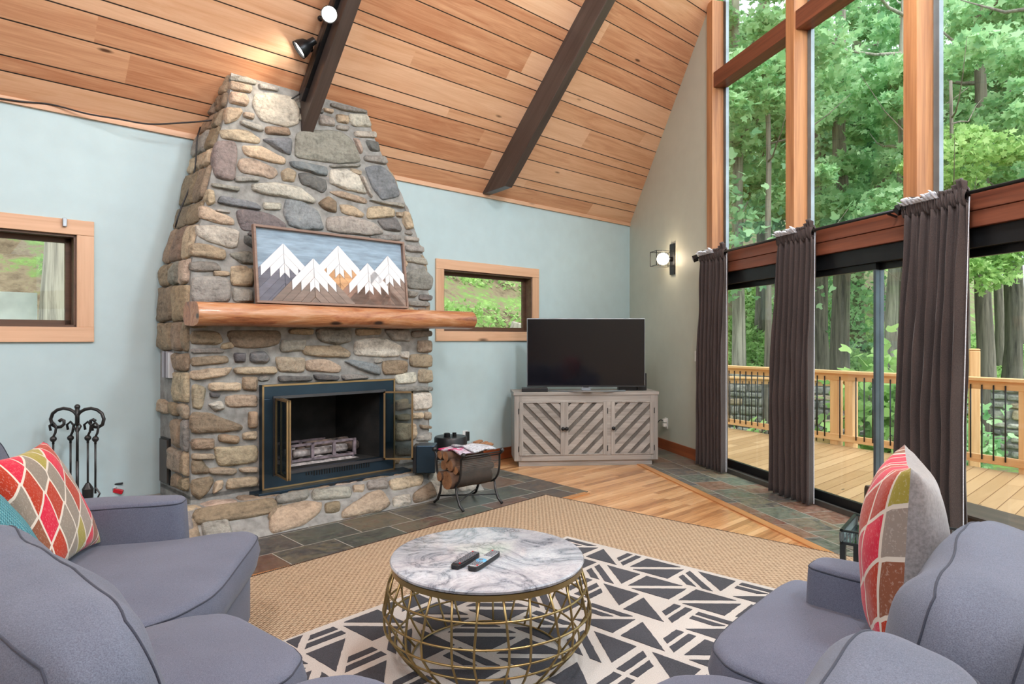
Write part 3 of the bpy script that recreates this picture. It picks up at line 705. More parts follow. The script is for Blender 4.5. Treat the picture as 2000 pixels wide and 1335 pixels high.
# book niche and ash door on the left side
Mn = plain('niche_white', srgb(190, 190, 196), 0.6)
def side_box(a0, a1, z0, z1, h0, h1, mat, name, par=fp):
    m = MB(); vs = [pside(a, z_, h) for h in (h0, h1) for (a, z_) in ((a0, z0), (a1, z0), (a1, z1), (a0, z1))]
    m.add(vs, [(3, 2, 1, 0), (4, 5, 6, 7), (0, 1, 5, 4), (1, 2, 6, 5), (2, 3, 7, 6), (3, 0, 4, 7)]); return m.build(name, mat, par)
side_box(NM[0], NM[1], NZM[0], NZM[1], 0.0, 0.025, plain('dull_steel_door', srgb(92, 86, 82), 0.5, 0.5), 'cleanout_door')
side_box(NM[0]-0.012, NM[1]+0.012, NZM[0]-0.012, NZM[1]+0.012, 0.0, 0.014, M_iron, 'cleanout_frame')
for k in range(4):
    a = NB[0]+0.012+k*0.042
    bk = side_box(a, a+0.038, NZB[0], NZB[1]-0.005-0.008*(k % 2), 0.0, 0.03, plain('booklet_%d' % k, [srgb(168, 168, 176), srgb(120, 116, 122), srgb(176, 174, 180), srgb(222, 222, 224)][k], 0.6), 'booklet', None)
    bk.matrix_basis = ML
    tag(bk, ['grey booklet at the wall end of the niche in the chimney side', 'dark grey booklet second from the wall in the chimney side niche', 'light grey booklet third from the wall in the chimney side niche', 'white booklet nearest the room in the chimney side niche'][k], 'booklet', group='booklets in the chimney side niche')
# ------------------------------------------------------------------ fireplace insert
ins = thing('fireplace_insert', 'blue-black steel fireplace insert with brass edge and open glass doors in the stone chimney', 'fireplace insert', M=ML)
M_insert = plain('blued_steel', srgb(44, 62, 76), 0.34, 0.55, var=0.12, scale=3)
M_brass = plain('antique_brass', srgb(168, 140, 100), 0.35, 0.8)
m = MB(); a, b = -(DF+0.06), -(DF-0.01)
m.box((FS0, a, OZ1), (FS1, b, FZ1)).box((FS0, a, FZ0), (FS1, b, OZ0)).box((FS0, a, OZ0), (OS0, b, OZ1)).box((OS1, a, OZ0), (FS1, b, OZ1))
m.build('surround', M_insert, ins, bevel=0.003)
m = MB(); w = 0.012; a2 = a-0.006
m.box((FS0-0.002, a2, FZ1-w), (FS1+0.002, a, FZ1+0.002)).box((FS0-0.002, a2, FZ0), (FS1+0.002, a, FZ0+w)).box((FS0-0.002, a2, FZ0), (FS0+w, a, FZ1)).box((FS1-w, a2, FZ0), (FS1+0.002, a, FZ1))
m.build('brass_edge', M_brass, ins)
m = MB(); w = 0.018
m.box((OS0-w, a-0.012, OZ1-0.004), (OS1+w, a, OZ1+w)).box((OS0-w, a-0.012, OZ0-w), (OS1+w, a, OZ0+0.004)).box((OS0-w, a-0.012, OZ0), (OS0, a, OZ1)).box((OS1, a-0.012, OZ0), (OS1+w, a, OZ1))
m.build('door_track', plain('dull_steel', srgb(84, 84, 88), 0.35, 0.7), ins)
m = MB()
e0 = onL(497, 960, DF+0.1)[0]; e1_ = onL(800, 915, DF+0.1)[0]
m.prism([(e0, -(DF-0.01)), (e0+0.01, -(DF+0.15)), (e1_-0.02, -(DF+0.15)), (e1_, -(DF-0.01))], FZ0-0.036, FZ0-0.002)
m.build('ledge', M_insert, ins, bevel=0.003)
# louvre row
m = MB(); zc = (OZ0+FZ0)/2+0.02; n = 26; s0 = FS0+0.30*(FS1-FS0); s1 = FS0+0.78*(FS1-FS0)
for i in range(n):
    s = s0+(s1-s0)*i/(n-1); h = 0.022 if i > 2 else 0.012
    m.box((s-0.005, a-0.004, zc-h), (s+0.005, a+0.001, zc+h))
m.build('louvres', M_black, ins)
m = MB(); ls0 = FS0+0.36*(FS1-FS0)
for i in range(9): m.box((ls0+i*0.062, -(DF+0.152), FZ0-0.029), (ls0+i*0.062+0.048, -(DF+0.146), FZ0-0.010))
m.build('air_slots', M_blackp, ins)
M_tint = glass_mat('smoked_glass', (0.62, 0.66, 0.66), 0.06)
def leaf(P0, P1, z0, z1, name='glass_door'):
    P0 = MLi @ Vector((*P0, 0)); P1 = MLi @ Vector((*P1, 0)); L = (P1-P0).length; an = math.atan2(P1.y-P0.y, P1.x-P0.x)
    M = Matrix.Translation((P0.x, P0.y, 0)) @ Matrix.Rotation(an, 4, 'Z'); m = MB(); w = 0.014
    m.box((0, -0.006, z0), (L, 0.006, z0+w)).box((0, -0.006, z1-w), (L, 0.006, z1)).box((0, -0.006, z0), (w, 0.006, z1)).box((L-w, -0.006, z0), (L, 0.006, z1))
    o = m.build(name, M_brass, ins, M=M); m = MB(); m.box((w, -0.002, z0+w), (L-w, 0.002, z1-w)); g = m.build('pane', M_tint, o); return o
P = LW(OS0, DF+0.075); zb = OZ0-0.01; zt = OZ1+0.004
leaf((P.x, P.y), (P.x+0.16, P.y-0.21), zb, zt); leaf((P.x+0.03, P.y+0.02), (P.x+0.175, P.y-0.20), zb, zt)
P = LW(OS1, DF+0.075); leaf((P.x, P.y-0.02), (P.x+0.25, P.y-0.02), zb, zt)
# grate with ash and burnt logs
M_ash = plain('white_ash', srgb(176, 168, 166), 0.9, var=0.25, scale=30, bump=0.8, bscale=60)
M_char = plain('charred_wood', srgb(92, 78, 70), 0.9, var=0.5, scale=18, bump=0.8)
gr = thing('fire_grate', 'ash-dusted iron fire grate in the firebox', 'grate', M=ML)
M_grate = plain('ashy_iron', srgb(128, 116, 122), 0.8, 0.2, var=0.25, scale=20)
gs0 = onL(566, 880, 0.5)[0]; gs1 = onL(692, 880, 0.5)[0]; gz = OZ0
m = MB(); gh = 0.17
def pane_grid(m, y, s0, s1, z0, z1, k):
    t = 0.009
    m.box((s0, y-t, z1-0.018), (s1, y+t, z1)).box((s0, y-t, z0), (s1, y+t, z0+0.018))
    for i in range(k+1):
        s = s0+(s1-s0)*i/k; m.box((s-0.013, y-t, z0), (s+0.013, y+t, z1))
pane_grid(m, -0.50, gs0, gs1, gz+0.03, gz+gh, 3); m.build('front_bars', M_grate, gr)
m = MB(); pane_grid(m, -0.24, gs0, gs1-0.15, gz+0.03, gz+gh-0.01, 2); m.build('back_bars', M_grate, gr)
m = MB()
for i in range(5): s = gs0+(gs1-gs0)*i/4; m.beam((s, -0.50, gz+0.035), (s, -0.24, gz+0.035), 0.014, 0.014)
for s in (gs0+0.01, gs1-0.01):
    for y in (-0.49, -0.25): m.box((s-0.01, y-0.01, gz), (s+0.01, y+0.01, gz+0.04))
m.build('base_bars', M_grate, gr)
def log_mesh(L, r, seed, n=14):
    m = MB(); k = 10
    prof = []
    for i in range(k+1):
        x = L*i/k
        for j in range(n):
            a_ = 2*math.pi*j/n; rr = r*(1+0.16*mnoise.noise(Vector((math.cos(a_)*1.5+seed, math.sin(a_)*1.5, x*5)))); m.v.append((x, rr*math.cos(a_), rr*math.sin(a_)))
    for i in range(k):
        for j in range(n): m.f.append((i*n+j, i*n+(j+1) % n, (i+1)*n+(j+1) % n, (i+1)*n+j)); m.mi.append(0)
    m.f += [tuple(range(n))[::-1], tuple(range(k*n, k*n+n))]; m.mi += [1, 1]; return m
for i, (s, d, zz, L, r, mt) in enumerate([(gs0+0.05, 0.44, 0.085, 0.5, 0.032, M_ash), (gs0+0.12, 0.37, 0.09, 0.55, 0.038, M_char), (gs0+0.03, 0.31, 0.08, 0.3, 0.03, M_ash), (gs0+0.18, 0.40, 0.14, 0.4, 0.03, M_char)]):
    o = log_mesh(L, r, i*3.1).build('burnt_log', [mt, mt], None, smooth=True); o.matrix_basis = ML @ Matrix.Translation((s, -d, gz+zz)) @ Matrix.Rotation(R.uniform(-0.1, 0.1), 4, 'Z')
    tag(o, ['front white ashed log lying in the fire grate', 'dark charred log in the middle of the fire grate', 'short white ashed log at the back of the fire grate', 'upper charred log lying across the others in the grate'][i], 'burnt log', 'burnt logs in the fire grate')
m = MB(); n = 20
for iy in range(n+1):
    for ix in range(n+1):
        s = gs0-0.03+(gs1-gs0+0.06)*ix/n; y = -0.53+0.36*iy/n; ee = min(ix, n-ix, iy, n-iy)/5
        m.v.append((s, y, gz+0.003+min(1, ee)*(0.035+0.03*mnoise.noise(Vector((s*20, y*20, 1))))))
m.f = [(iy*(n+1)+ix, iy*(n+1)+ix+1, (iy+1)*(n+1)+ix+1, (iy+1)*(n+1)+ix) for iy in range(n) for ix in range(n)]; m.mi = [0]*len(m.f)
o = m.build('ash_bed', M_ash, None, M=ML, smooth=True); tag(o, 'bed of pale ash and embers under the fire grate', 'ash', kind='stuff')
# ------------------------------------------------------------------ mantel
ms0 = onL(386, 610, 0.88)[0]; ms1 = onL(929, 615, 0.88)[0]; MZ0, MZ1 = 1.462, 1.628
def mantel_mat():
    t = NT('live_edge_pine', 0.33); v = t.obj()
    n1 = t.noise(t.map(v, (1.6, 9, 9)), 1.0, 5, 0.62, 1.4); n2 = t.noise(t.map(v, (6, 60, 60)), 1.0, 3, 0.6)
    f = t.math('ADD', t.math('MULTIPLY', n1, 0.75), t.math('MULTIPLY', n2, 0.25))
    c = t.ramp(f, [(0.34, srgb(112, 62, 38)), (0.44, srgb(160, 98, 62)), (0.54, srgb(182, 126, 84)), (0.70, srgb(206, 164, 132))])
    k = t.vor(t.map(v, (2.6, 5, 7)), 1.0)[0]
    c = t.mix(t.ramp(k, [(0.08, (1, 1, 1)), (0.17, (0, 0, 0))]), c, srgb(52, 30, 22))
    t.bump(t.math('ADD', n1, t.math('MULTIPLY', n2, 0.4)), 0.5, 0.015); t.b.inputs['Coat Weight'].default_value = 0.25
    return t.col(c)
M_mant = mantel_mat()
m = MB(); K = 90; prof = [(-0.585, MZ0+0.012), (-0.70, MZ0), (-0.80, MZ0+0.004), (-0.865, MZ0+0.02), (-0.893, MZ0+0.06), (-0.895, MZ0+0.10), (-0.872, MZ1-0.025), (-0.85, MZ1-0.004), (-0.76, MZ1), (-0.585, MZ1)]
PP = rnd_poly([(a_, b_) for a_, b_ in prof], 1); n = len(PP)
for i in range(K+1):
    s = ms0+(ms1-ms0)*i/K; endt = 1-0.03*(i in (0, K))
    for (y, z_) in PP:
        wv = mnoise.noise(Vector((s*2.2, y*3, z_*4)))*0.022+mnoise.noise(Vector((s*8, y*9, z_*9)))*0.007; fr_ = max(0, min(1, (-y-0.66)/0.12))
        m.v.append((s+mnoise.noise(Vector((y*14, z_*14, i)))*0.01*(i in (0, K)), y+wv*fr_*1.0, z_+wv*0.5*fr_*(1 if z_ < 1.6 else 0.1)))
for i in range(K):
    for j in range(n): m.f.append((i*n+j, i*n+(j+1) % n, (i+1)*n+(j+1) % n, (i+1)*n+j))
m.f += [tuple(range(n))[::-1], tuple(range(K*n, K*n+n))]; m.mi = [0]*len(m.f)
mt = m.build('mantel_shelf', M_mant, None, M=ML, auto=50); tag(mt, 'rough live-edge pine mantel beam with dark knots across the stone chimney', 'mantel')
# ------------------------------------------------------------------ mountain picture leaning on the chimney
aw = onL(791, 590, 0.74)[0]-onL(496, 590, 0.74)[0]; ah = 0.585; as0 = onL(496, 590, 0.74)[0]
tilt = math.radians(7)
MA = ML @ Matrix.Translation((as0, -0.76, MZ1+0.002)) @ Matrix.Rotation(-tilt, 4, 'X')
art = thing('wooden_wall_art', 'framed wood-strip picture of five snow-capped mountains leaning above the mantel', 'wall art', M=MA)
M_artf = wood('grey_frame', srgb(120, 96, 84), srgb(156, 130, 114), 0, 1.2, 0.6)
fw_ = 0.018; m = MB(); m.box((0, -0.04, 0), (aw, 0, fw_)).box((0, -0.04, ah-fw_), (aw, 0, ah)).box((0, -0.04, fw_), (fw_, 0, ah-fw_)).box((aw-fw_, -0.04, fw_), (aw, 0, ah-fw_)); m.build('frame', M_artf, art, bevel=0.002)
def strip_mat(name, c, var=0.12):
    t = NT(name, 0.65); v = t.obj(); r = t.attr('col')[0]
    n1 = t.noise(t.map(v, (8, 8, 40)), 1.0, 4); cc = t.mix(1.0, t.ramp(n1, [(0.3, tuple(x*(1-var*2) for x in c)), (0.7, tuple(min(1, x*(1+var)) for x in c))]), r, 'MULTIPLY'); return t.col(cc)
M_sky = strip_mat('blue_wash_strip', srgb(146, 168, 186)); M_snow = strip_mat('white_strip', srgb(240, 240, 242), 0.03)
M_mts = [strip_mat('slate_strip', srgb(112, 112, 124)), strip_mat('weathered_strip', srgb(138, 122, 112)), strip_mat('honey_strip', srgb(206, 160, 116)), strip_mat('walnut_strip', srgb(154, 122, 106)), strip_mat('taupe_strip', srgb(150, 130, 118))]
IW, IH = aw-2*fw_, ah-2*fw_
def strips(name, polys, mat, y0, y1):
    m = MB()
    for q in polys:
        q = clip(clip(clip(clip(q, lambda p: p[0]), lambda p: IW-p[0]), lambda p: p[1]), lambda p: IH-p[1])
        if len(q) < 3: continue
        g = R.uniform(0.82, 1.08); n = len(q); cx = sum(p[0] for p in q)/n; cy = sum(p[1] for p in q)/n
        q2 = []
        for p in q:
            L = math.hypot(p[0]-cx, p[1]-cy)+1e-9; f = 1-min(0.3, 0.0028/L); q2.append((cx+(p[0]-cx)*f+fw_, cy+(p[1]-cy)*f+fw_))
        vs = [(x_, y1, z_) for x_, z_ in q2]+[(x_, y0, z_) for x_, z_ in q2]
        m.add(vs, [tuple(range(n)), tuple(range(n, 2*n))[::-1]]+[(i, (i+1) % n, n+(i+1) % n, n+i) for i in range(n)]); m.c += [(g, g, g, 1)]*(2*n)
    return m.build(name, mat, art)
m = MB(); m.box((fw_*0.5, -0.006, fw_*0.5), (aw-fw_*0.5, 0, ah-fw_*0.5)); m.build('backing', plain('dark_backing', (0.05, 0.045, 0.04), 0.8), art)
nS = 15; strips('sky_strips', [[(0, IH*i/nS), (IW, IH*i/nS), (IW, IH*(i+1)/nS), (0, IH*(i+1)/nS)] for i in range(nS)], M_sky, -0.006, -0.011)
PK = [(0.165, 0.815, 0), (0.52, 0.865, 2), (0.879, 0.785, 4), (0.722, 0.640, 3), (0.343, 0.635, 1)]
SW = 0.076
for li, (pu, pv, mi_) in enumerate(PK):
    ax, H = pu*IW, pv*IH; body = []; snow = []; depth = -0.011-0.006*(li if li < 3 else li-1)
    for sg_ in (-1, 1):
        for k in range(9):
            h0 = H-k*SW; h1 = H-(k+1)*SW
            if h0 <= 0: break
            q = [(ax, h0), (ax, h1), (ax+sg_*(h1+0.0), 0.0), (ax+sg_*h0, 0.0)]
            if sg_ > 0: q = q[::-1]
            cut = [0.185, 0.112, 0.040][k] if k < 3 else 0
            if k < 3:
                snow.append(clip(q, lambda p: cut-abs(p[0]-ax)))
            body.append(clip(q, lambda p: abs(p[0]-ax)-cut))
    strips('mountain_strips', [b for b in body if len(b) > 2], M_mts[mi_], depth, depth-0.006)
    strips('snow_strips', [b for b in snow if len(b) > 2], M_snow, depth, depth-0.008)
# ------------------------------------------------------------------ fabrics and small materials
def fabric(name, c, c2, scale=420, rough=0.9, sheen=0.12, fold=0.0):
    t = NT(name, rough, spec=0.2); v = t.obj()
    n = t.noise(v, scale, 2, 0.7); n2 = t.noise(v, 3, 3)
    f = t.math('ADD', t.math('MULTIPLY', n, 0.75), t.math('MULTIPLY', n2, 0.25))
    cc = t.ramp(f, [(0.35, c), (0.65, c2)])
    t.b.inputs['Sheen Weight'].default_value = sheen; t.b.inputs['Sheen Roughness'].default_value = 0.5
    h = t.math('ADD', t.math('MULTIPLY', n, 0.1), t.math('MULTIPLY', t.noise(v, 6, 2, 0.45, 0.0), fold))
    t.bump(h, 0.5, 0.012 if fold else 0.002); return t.col(cc)
M_sofa = fabric('grey_blue_upholstery', srgb(82, 86, 102), srgb(112, 117, 134))
M_sofab = fabric('grey_blue_back_cushion', srgb(80, 86, 100), srgb(110, 116, 132), fold=1.0)
M_pipe = fabric('dark_piping', srgb(50, 54, 66), srgb(64, 68, 80))
M_curt = fabric('brown_velvet', srgb(56, 47, 45), srgb(78, 66, 63), 200, 0.75, 0.25)
M_lining = fabric('pale_curtain_lining', srgb(190, 194, 204), srgb(226, 228, 234), 100)
M_gold = plain('brushed_gold', srgb(164, 142, 96), 0.34, 0.85, var=0.06)
# ------------------------------------------------------------------ tv stand
pL = atz(1008, 911); pR = atz(1281, 907); dv = (pR-pL); CW = dv.length; an = math.atan2(dv.y, dv.x)
MT = Matrix.Translation(pL) @ Matrix.Rotation(an, 4, 'Z'); CD = 0.42; CHT = 0.80
fx0 = lambda px: (px-1008)/(1281-1008)*CW
cab = thing('tv_stand', 'weathered grey wood cabinet with three chevron-slat doors in the corner', 'cabinet', M=MT)
M_cab = wood('weathered_grey_x', srgb(118, 112, 106), srgb(182, 176, 170), 0, 0.9, 0.6, bump=0.2)
M_cabz = wood('weathered_grey_z', srgb(118, 112, 106), srgb(178, 172, 166), 2, 0.9, 0.6, bump=0.2)
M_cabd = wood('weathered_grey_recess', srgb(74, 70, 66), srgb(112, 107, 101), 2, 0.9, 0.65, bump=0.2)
m = MB(); m.box((-0.03, -0.02, CHT-0.035), (CW+0.03, CD, CHT)); m.build('top', M_cab, cab, bevel=0.003)
m = MB(); m.box((-0.02, 0.0, 0.06), (0.02, CD, CHT-0.035)).box((CW-0.02, 0, 0.06), (CW+0.02, CD, CHT-0.035)).box((0.02, CD-0.02, 0.06), (CW-0.02, CD, CHT-0.035))
m.box((-0.02, -0.012, 0.06), (0.06, 0.01, CHT-0.035)).box((CW-0.06, -0.012, 0.06), (CW+0.02, 0.01, CHT-0.035)); m.build('side_panels', M_cabz, cab, bevel=0.002)
m = MB(); m.box((0.06, -0.012, CHT-0.105), (CW-0.06, 0.01, CHT-0.035)).box((0.06, -0.012, 0.06), (CW-0.06, 0.01, 0.12)); m.box((0.02, 0, 0.06), (CW-0.02, CD-0.02, 0.08)); m.box((fx0(1183), -0.012, 0.11), (fx0(1193), 0.01, CHT-0.1)); m.build('face_rails', M_cab, cab, bevel=0.002)
m = MB(); m.box((0.03, 0.01, 0.0), (CW-0.04, CD-0.02, 0.06)); m.build('plinth', M_cab, cab, bevel=0.002)
fx = lambda px: (px-1008)/(1281-1008)*CW
z0, z1 = 0.12, CHT-0.105
for di, (a, b, dr, kn) in enumerate(((fx(1014), fx(1101), 1, 'r'), (fx(1101), fx(1184), -1, 'l'), (fx(1192), fx(1276), -1, 'l'))):
    w = 0.042; o_ = MB(); o_.box((a, -0.021, z0), (a+w, 0.006, z1)).box((b-w, -0.021, z0), (b, 0.006, z1)); o_.box((a+w, -0.021, z0), (b-w, 0.006, z0+0.012)).box((a+w, -0.021, z1-0.012), (b-w, 0.006, z1))
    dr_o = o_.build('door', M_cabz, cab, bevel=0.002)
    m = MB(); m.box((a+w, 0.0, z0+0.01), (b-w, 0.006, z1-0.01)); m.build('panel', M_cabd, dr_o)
    m = MB(); A, B, Z0, Z1 = a+w, b-w, z0+0.012, z1-0.012; pitch = 0.105; sw = 0.062; k = -12
    while k < 14:
        c0 = Z0+k*pitch*1.35
        q = [(A, c0), (B, c0-dr*(B-A)*1.02), (B, c0-dr*(B-A)*1.02+sw*1.4), (A, c0+sw*1.4)]
        q = clip(clip(q, lambda p: p[1]-Z0), lambda p: Z1-p[1])
        if len(q) > 2:
            n = len(q); m.add([(x, -0.012, z) for x, z in q]+[(x, 0.002, z) for x, z in q], [tuple(range(n)), tuple(range(n, 2*n))[::-1]]+[(i, n+i, n+(i+1) % n, (i+1) % n) for i in range(n)])
        k += 1
    m.build('slats', M_cab, dr_o, bevel=0.0015)
    kx = b-0.02 if kn == 'r' else a+0.02
    m = MB(); m.lathe([(0.006, 0), (0.008, 0.012), (0.019, 0.018), (0.021, 0.028), (0.014, 0.036), (0.001, 0.038)], n=16, M=Matrix.Translation((kx, -0.021, (z0+z1)/2)) @ Matrix.Rotation(math.pi/2, 4, 'X')); m.build('knob', M_black, dr_o, smooth=True)
    hx = a-0.004 if kn == 'r' else b+0.004
    for hz in (z0+0.07, z1-0.1): m = MB(); m.box((hx-0.006, -0.018, hz-0.03), (hx+0.006, -0.008, hz+0.03)); m.build('hinge', M_black, dr_o)
# tv
tvl = atY(1029, 690, 7.25); tvr = atY(1260, 690, 7.25); TW = tvr.x-tvl.x; TH = 0.755; tz = CHT+0.045
tv = thing('television', 'large flat television with a thin silver edge on the grey corner cabinet', 'television', loc=(tvl.x, 7.25, 0))
M_scr = plain('tv_screen', (0.006, 0.006, 0.009), 0.08, spec=0.45, var=0.0)
m = MB(); m.box((0, 0.0, tz), (TW, 0.035, tz+TH)); m.box((TW*0.2, 0.035, tz+0.1), (TW*0.8, 0.065, tz+0.5)); m.build('casing', M_alu, tv, bevel=0.003)
m = MB(); m.box((0.008, -0.004, tz+0.018), (TW-0.008, 0.0, tz+TH-0.01)); m.build('screen', M_scr, tv)
m = MB(); m.box((0.004, -0.006, tz+0.002), (TW-0.004, 0.001, tz+0.018)); m.box((TW/2-0.03, -0.008, tz-0.006), (TW/2+0.03, 0.0, tz+0.003)); m.build('lower_bezel', M_blackp, tv)
m = MB(); m.box((TW/2-0.05, 0.0, CHT+0.010), (TW/2+0.05, 0.03, tz)); pts = [(x, -0.06-0.12*(1-((x-TW/2)/0.42)**2), CHT+0.008) for x in [TW/2-0.42+0.84*i/16 for i in range(17)]]
m.tube(pts, 0.008, 6); m.beam((TW/2, 0.02, CHT+0.008), (TW/2, -0.18, CHT+0.008), 0.1, 0.012); m.build('stand', M_alu, tv)
def pbox(name, label, cat, px0, px1, pz0, hz, dep, Y, mat, base, group=None):
    a = atY(px0, 700, Y); b = atY(px1, 700, Y); m = MB(); m.box((a.x, Y, base), (b.x, Y+dep, base+hz)); o = m.build(name, mat, None, bevel=0.003, origin=(a.x, Y, base)); return tag(o, label, cat, group)
pbox('set_top_box', 'slim black set-top box at the left end of the grey cabinet top', 'media box', 1019, 1070, 0, 0.04, 0.16, 7.10, M_blackp, CHT+0.001)
pbox('cable_modem', 'low black box at the right end of the cabinet behind the television', 'media box', 1208, 1244, 0, 0.05, 0.1, 7.32, M_blackp, CHT+0.001)
pbox('wireless_router', 'small upright black box beyond the right edge of the television', 'router', 1245, 1263, 0, 0.19, 0.1, 7.33, M_blackp, CHT+0.001)
# outlet with plugs on the glass wall side
to, zo = onG(1302, 826, 0)
ol = thing('wall_outlet', 'white outlet with two white plugs on the grey-green wall beside the cabinet', 'outlet', M=MG @ Matrix.Translation((to, 0, zo)))
m = MB(); m.box((-0.04, -0.008, -0.065), (0.04, 0, 0.065)); m.build('cover_plate', M_white, ol, bevel=0.003)
for zz in (0.035, -0.02): m = MB(); m.box((-0.02, -0.05, zz-0.021), (0.02, -0.008, zz+0.021)); m.build('plug', M_white, ol, bevel=0.003)
m = MB(); a = MG @ Vector((to, -0.05, zo+0.03)); m.tube([a+Vector((-0.02*i-0.0, 0.03*i*0.5, 0.02*math.sin(i)-0.012*i*i*0.4)) for i in range(9)], 0.005, 6); cd_ = m.build('power_cord', M_blackp, ol); cd_.matrix_parent_inverse = (MG @ Matrix.Translation((to, 0, zo))).inverted()
t_, z_ = onG(1366, 690, 0)
m = MB(); m.box((-0.035, -0.008, -0.06), (0.035, 0, 0.06)); sw = m.build('light_switch', M_white, None, M=MG @ Matrix.Translation((t_-0.06, 0, 1.18)), bevel=0.003); tag(sw, 'white light switch plate beside the leftmost curtain', 'light switch')
# ------------------------------------------------------------------ wall sconce
ts, zs_ = onG(1315, 506, 0); MS = MG @ Matrix.Translation((ts, 0, zs_))
sc_ = thing('wall_sconce', 'caged globe wall sconce glowing on the grey-green wall left of the tall windows', 'sconce', M=MS)
m = MB(); m.box((-0.055, -0.022, -0.185), (0.055, 0, 0.185)); m.build('back_plate', M_black, sc_, bevel=0.002)
m = MB(); c = 0.085; y0, y1 = -0.022, -0.26
for (x, z) in ((-c, -c), (c, -c), (c, c), (-c, c)): m.beam((x, y0, z), (x, y1, z), 0.007, 0.007)
for y in (y0-0.004, y1): m.beam((-c, y, -c), (c, y, -c), 0.007, 0.007).beam((-c, y, c), (c, y, c), 0.007, 0.007).beam((-c, y, -c), (-c, y, c), 0.007, 0.007).beam((c, y, -c), (c, y, c), 0.007, 0.007)
m.build('cage', M_black, sc_)
m = MB(); m.lathe([(0.03, 0), (0.03, 0.035), (0.02, 0.05)], n=20, M=Matrix.Translation((0, -0.022, 0)) @ Matrix.Rotation(math.pi/2, 4, 'X')); m.build('socket', M_black, sc_, smooth=True)
Mbulb = NT('lit_globe'); Mbulb.b.inputs['Base Color'].default_value = (1, 1, 1, 1); Mbulb.b.inputs['Emission Color'].default_value = (1, 0.80, 0.58, 1); Mbulb.b.inputs['Emission Strength'].default_value = 14
m = MB(); m.sphere((0, -0.135, 0), 0.072, 24); m.build('globe', Mbulb.m, sc_, smooth=True)
# ------------------------------------------------------------------ curtain rods and curtains
RO = -0.10; rz = 2.255
def rod(ta, tb, label, fin):
    r = thing('curtain_rod', label, 'curtain rod', M=MG)
    m = MB(); m.tube([(ta, RO, rz), (tb, RO, rz)], 0.012, 10); m.build('pole', M_black, r, smooth=True)
    for e, sg_ in ((ta, -1), (tb, 1)):
        if (sg_ < 0 and 'a' in fin) or (sg_ > 0 and 'b' in fin):
            m = MB(); m.cbox((0, 0, 0), (0.055, 0.055, 0.055), Matrix.Translation((e+sg_*0.045, RO, rz)) @ Matrix.Rotation(math.pi/4, 4, 'Y') @ Matrix.Rotation(0.5, 4, 'X'))
            m.lathe([(0.012, 0), (0.02, 0.01), (0.012, 0.03)], n=12, M=Matrix.Translation((e-0.005*sg_, RO, rz)) @ Matrix.Rotation(sg_*math.pi/2, 4, 'Y')); m.build('finial', M_black, r, bevel=0.004)
    for e in (ta+0.05, tb-0.06):
        m = MB(); m.beam((e, 0.0-0.03, rz-0.03), (e, RO, rz-0.012), 0.015, 0.012); m.build('bracket', M_black, r)
ra, _ = onG(1362, 507, RO); rb, _ = onG(1748, 425, RO)
rod(ra, rb, 'black curtain rod with cube finials over the two left curtains', 'ab')
rod(rb+0.14, 8.6, 'black curtain rod over the near right curtain and beyond the frame', 'a')
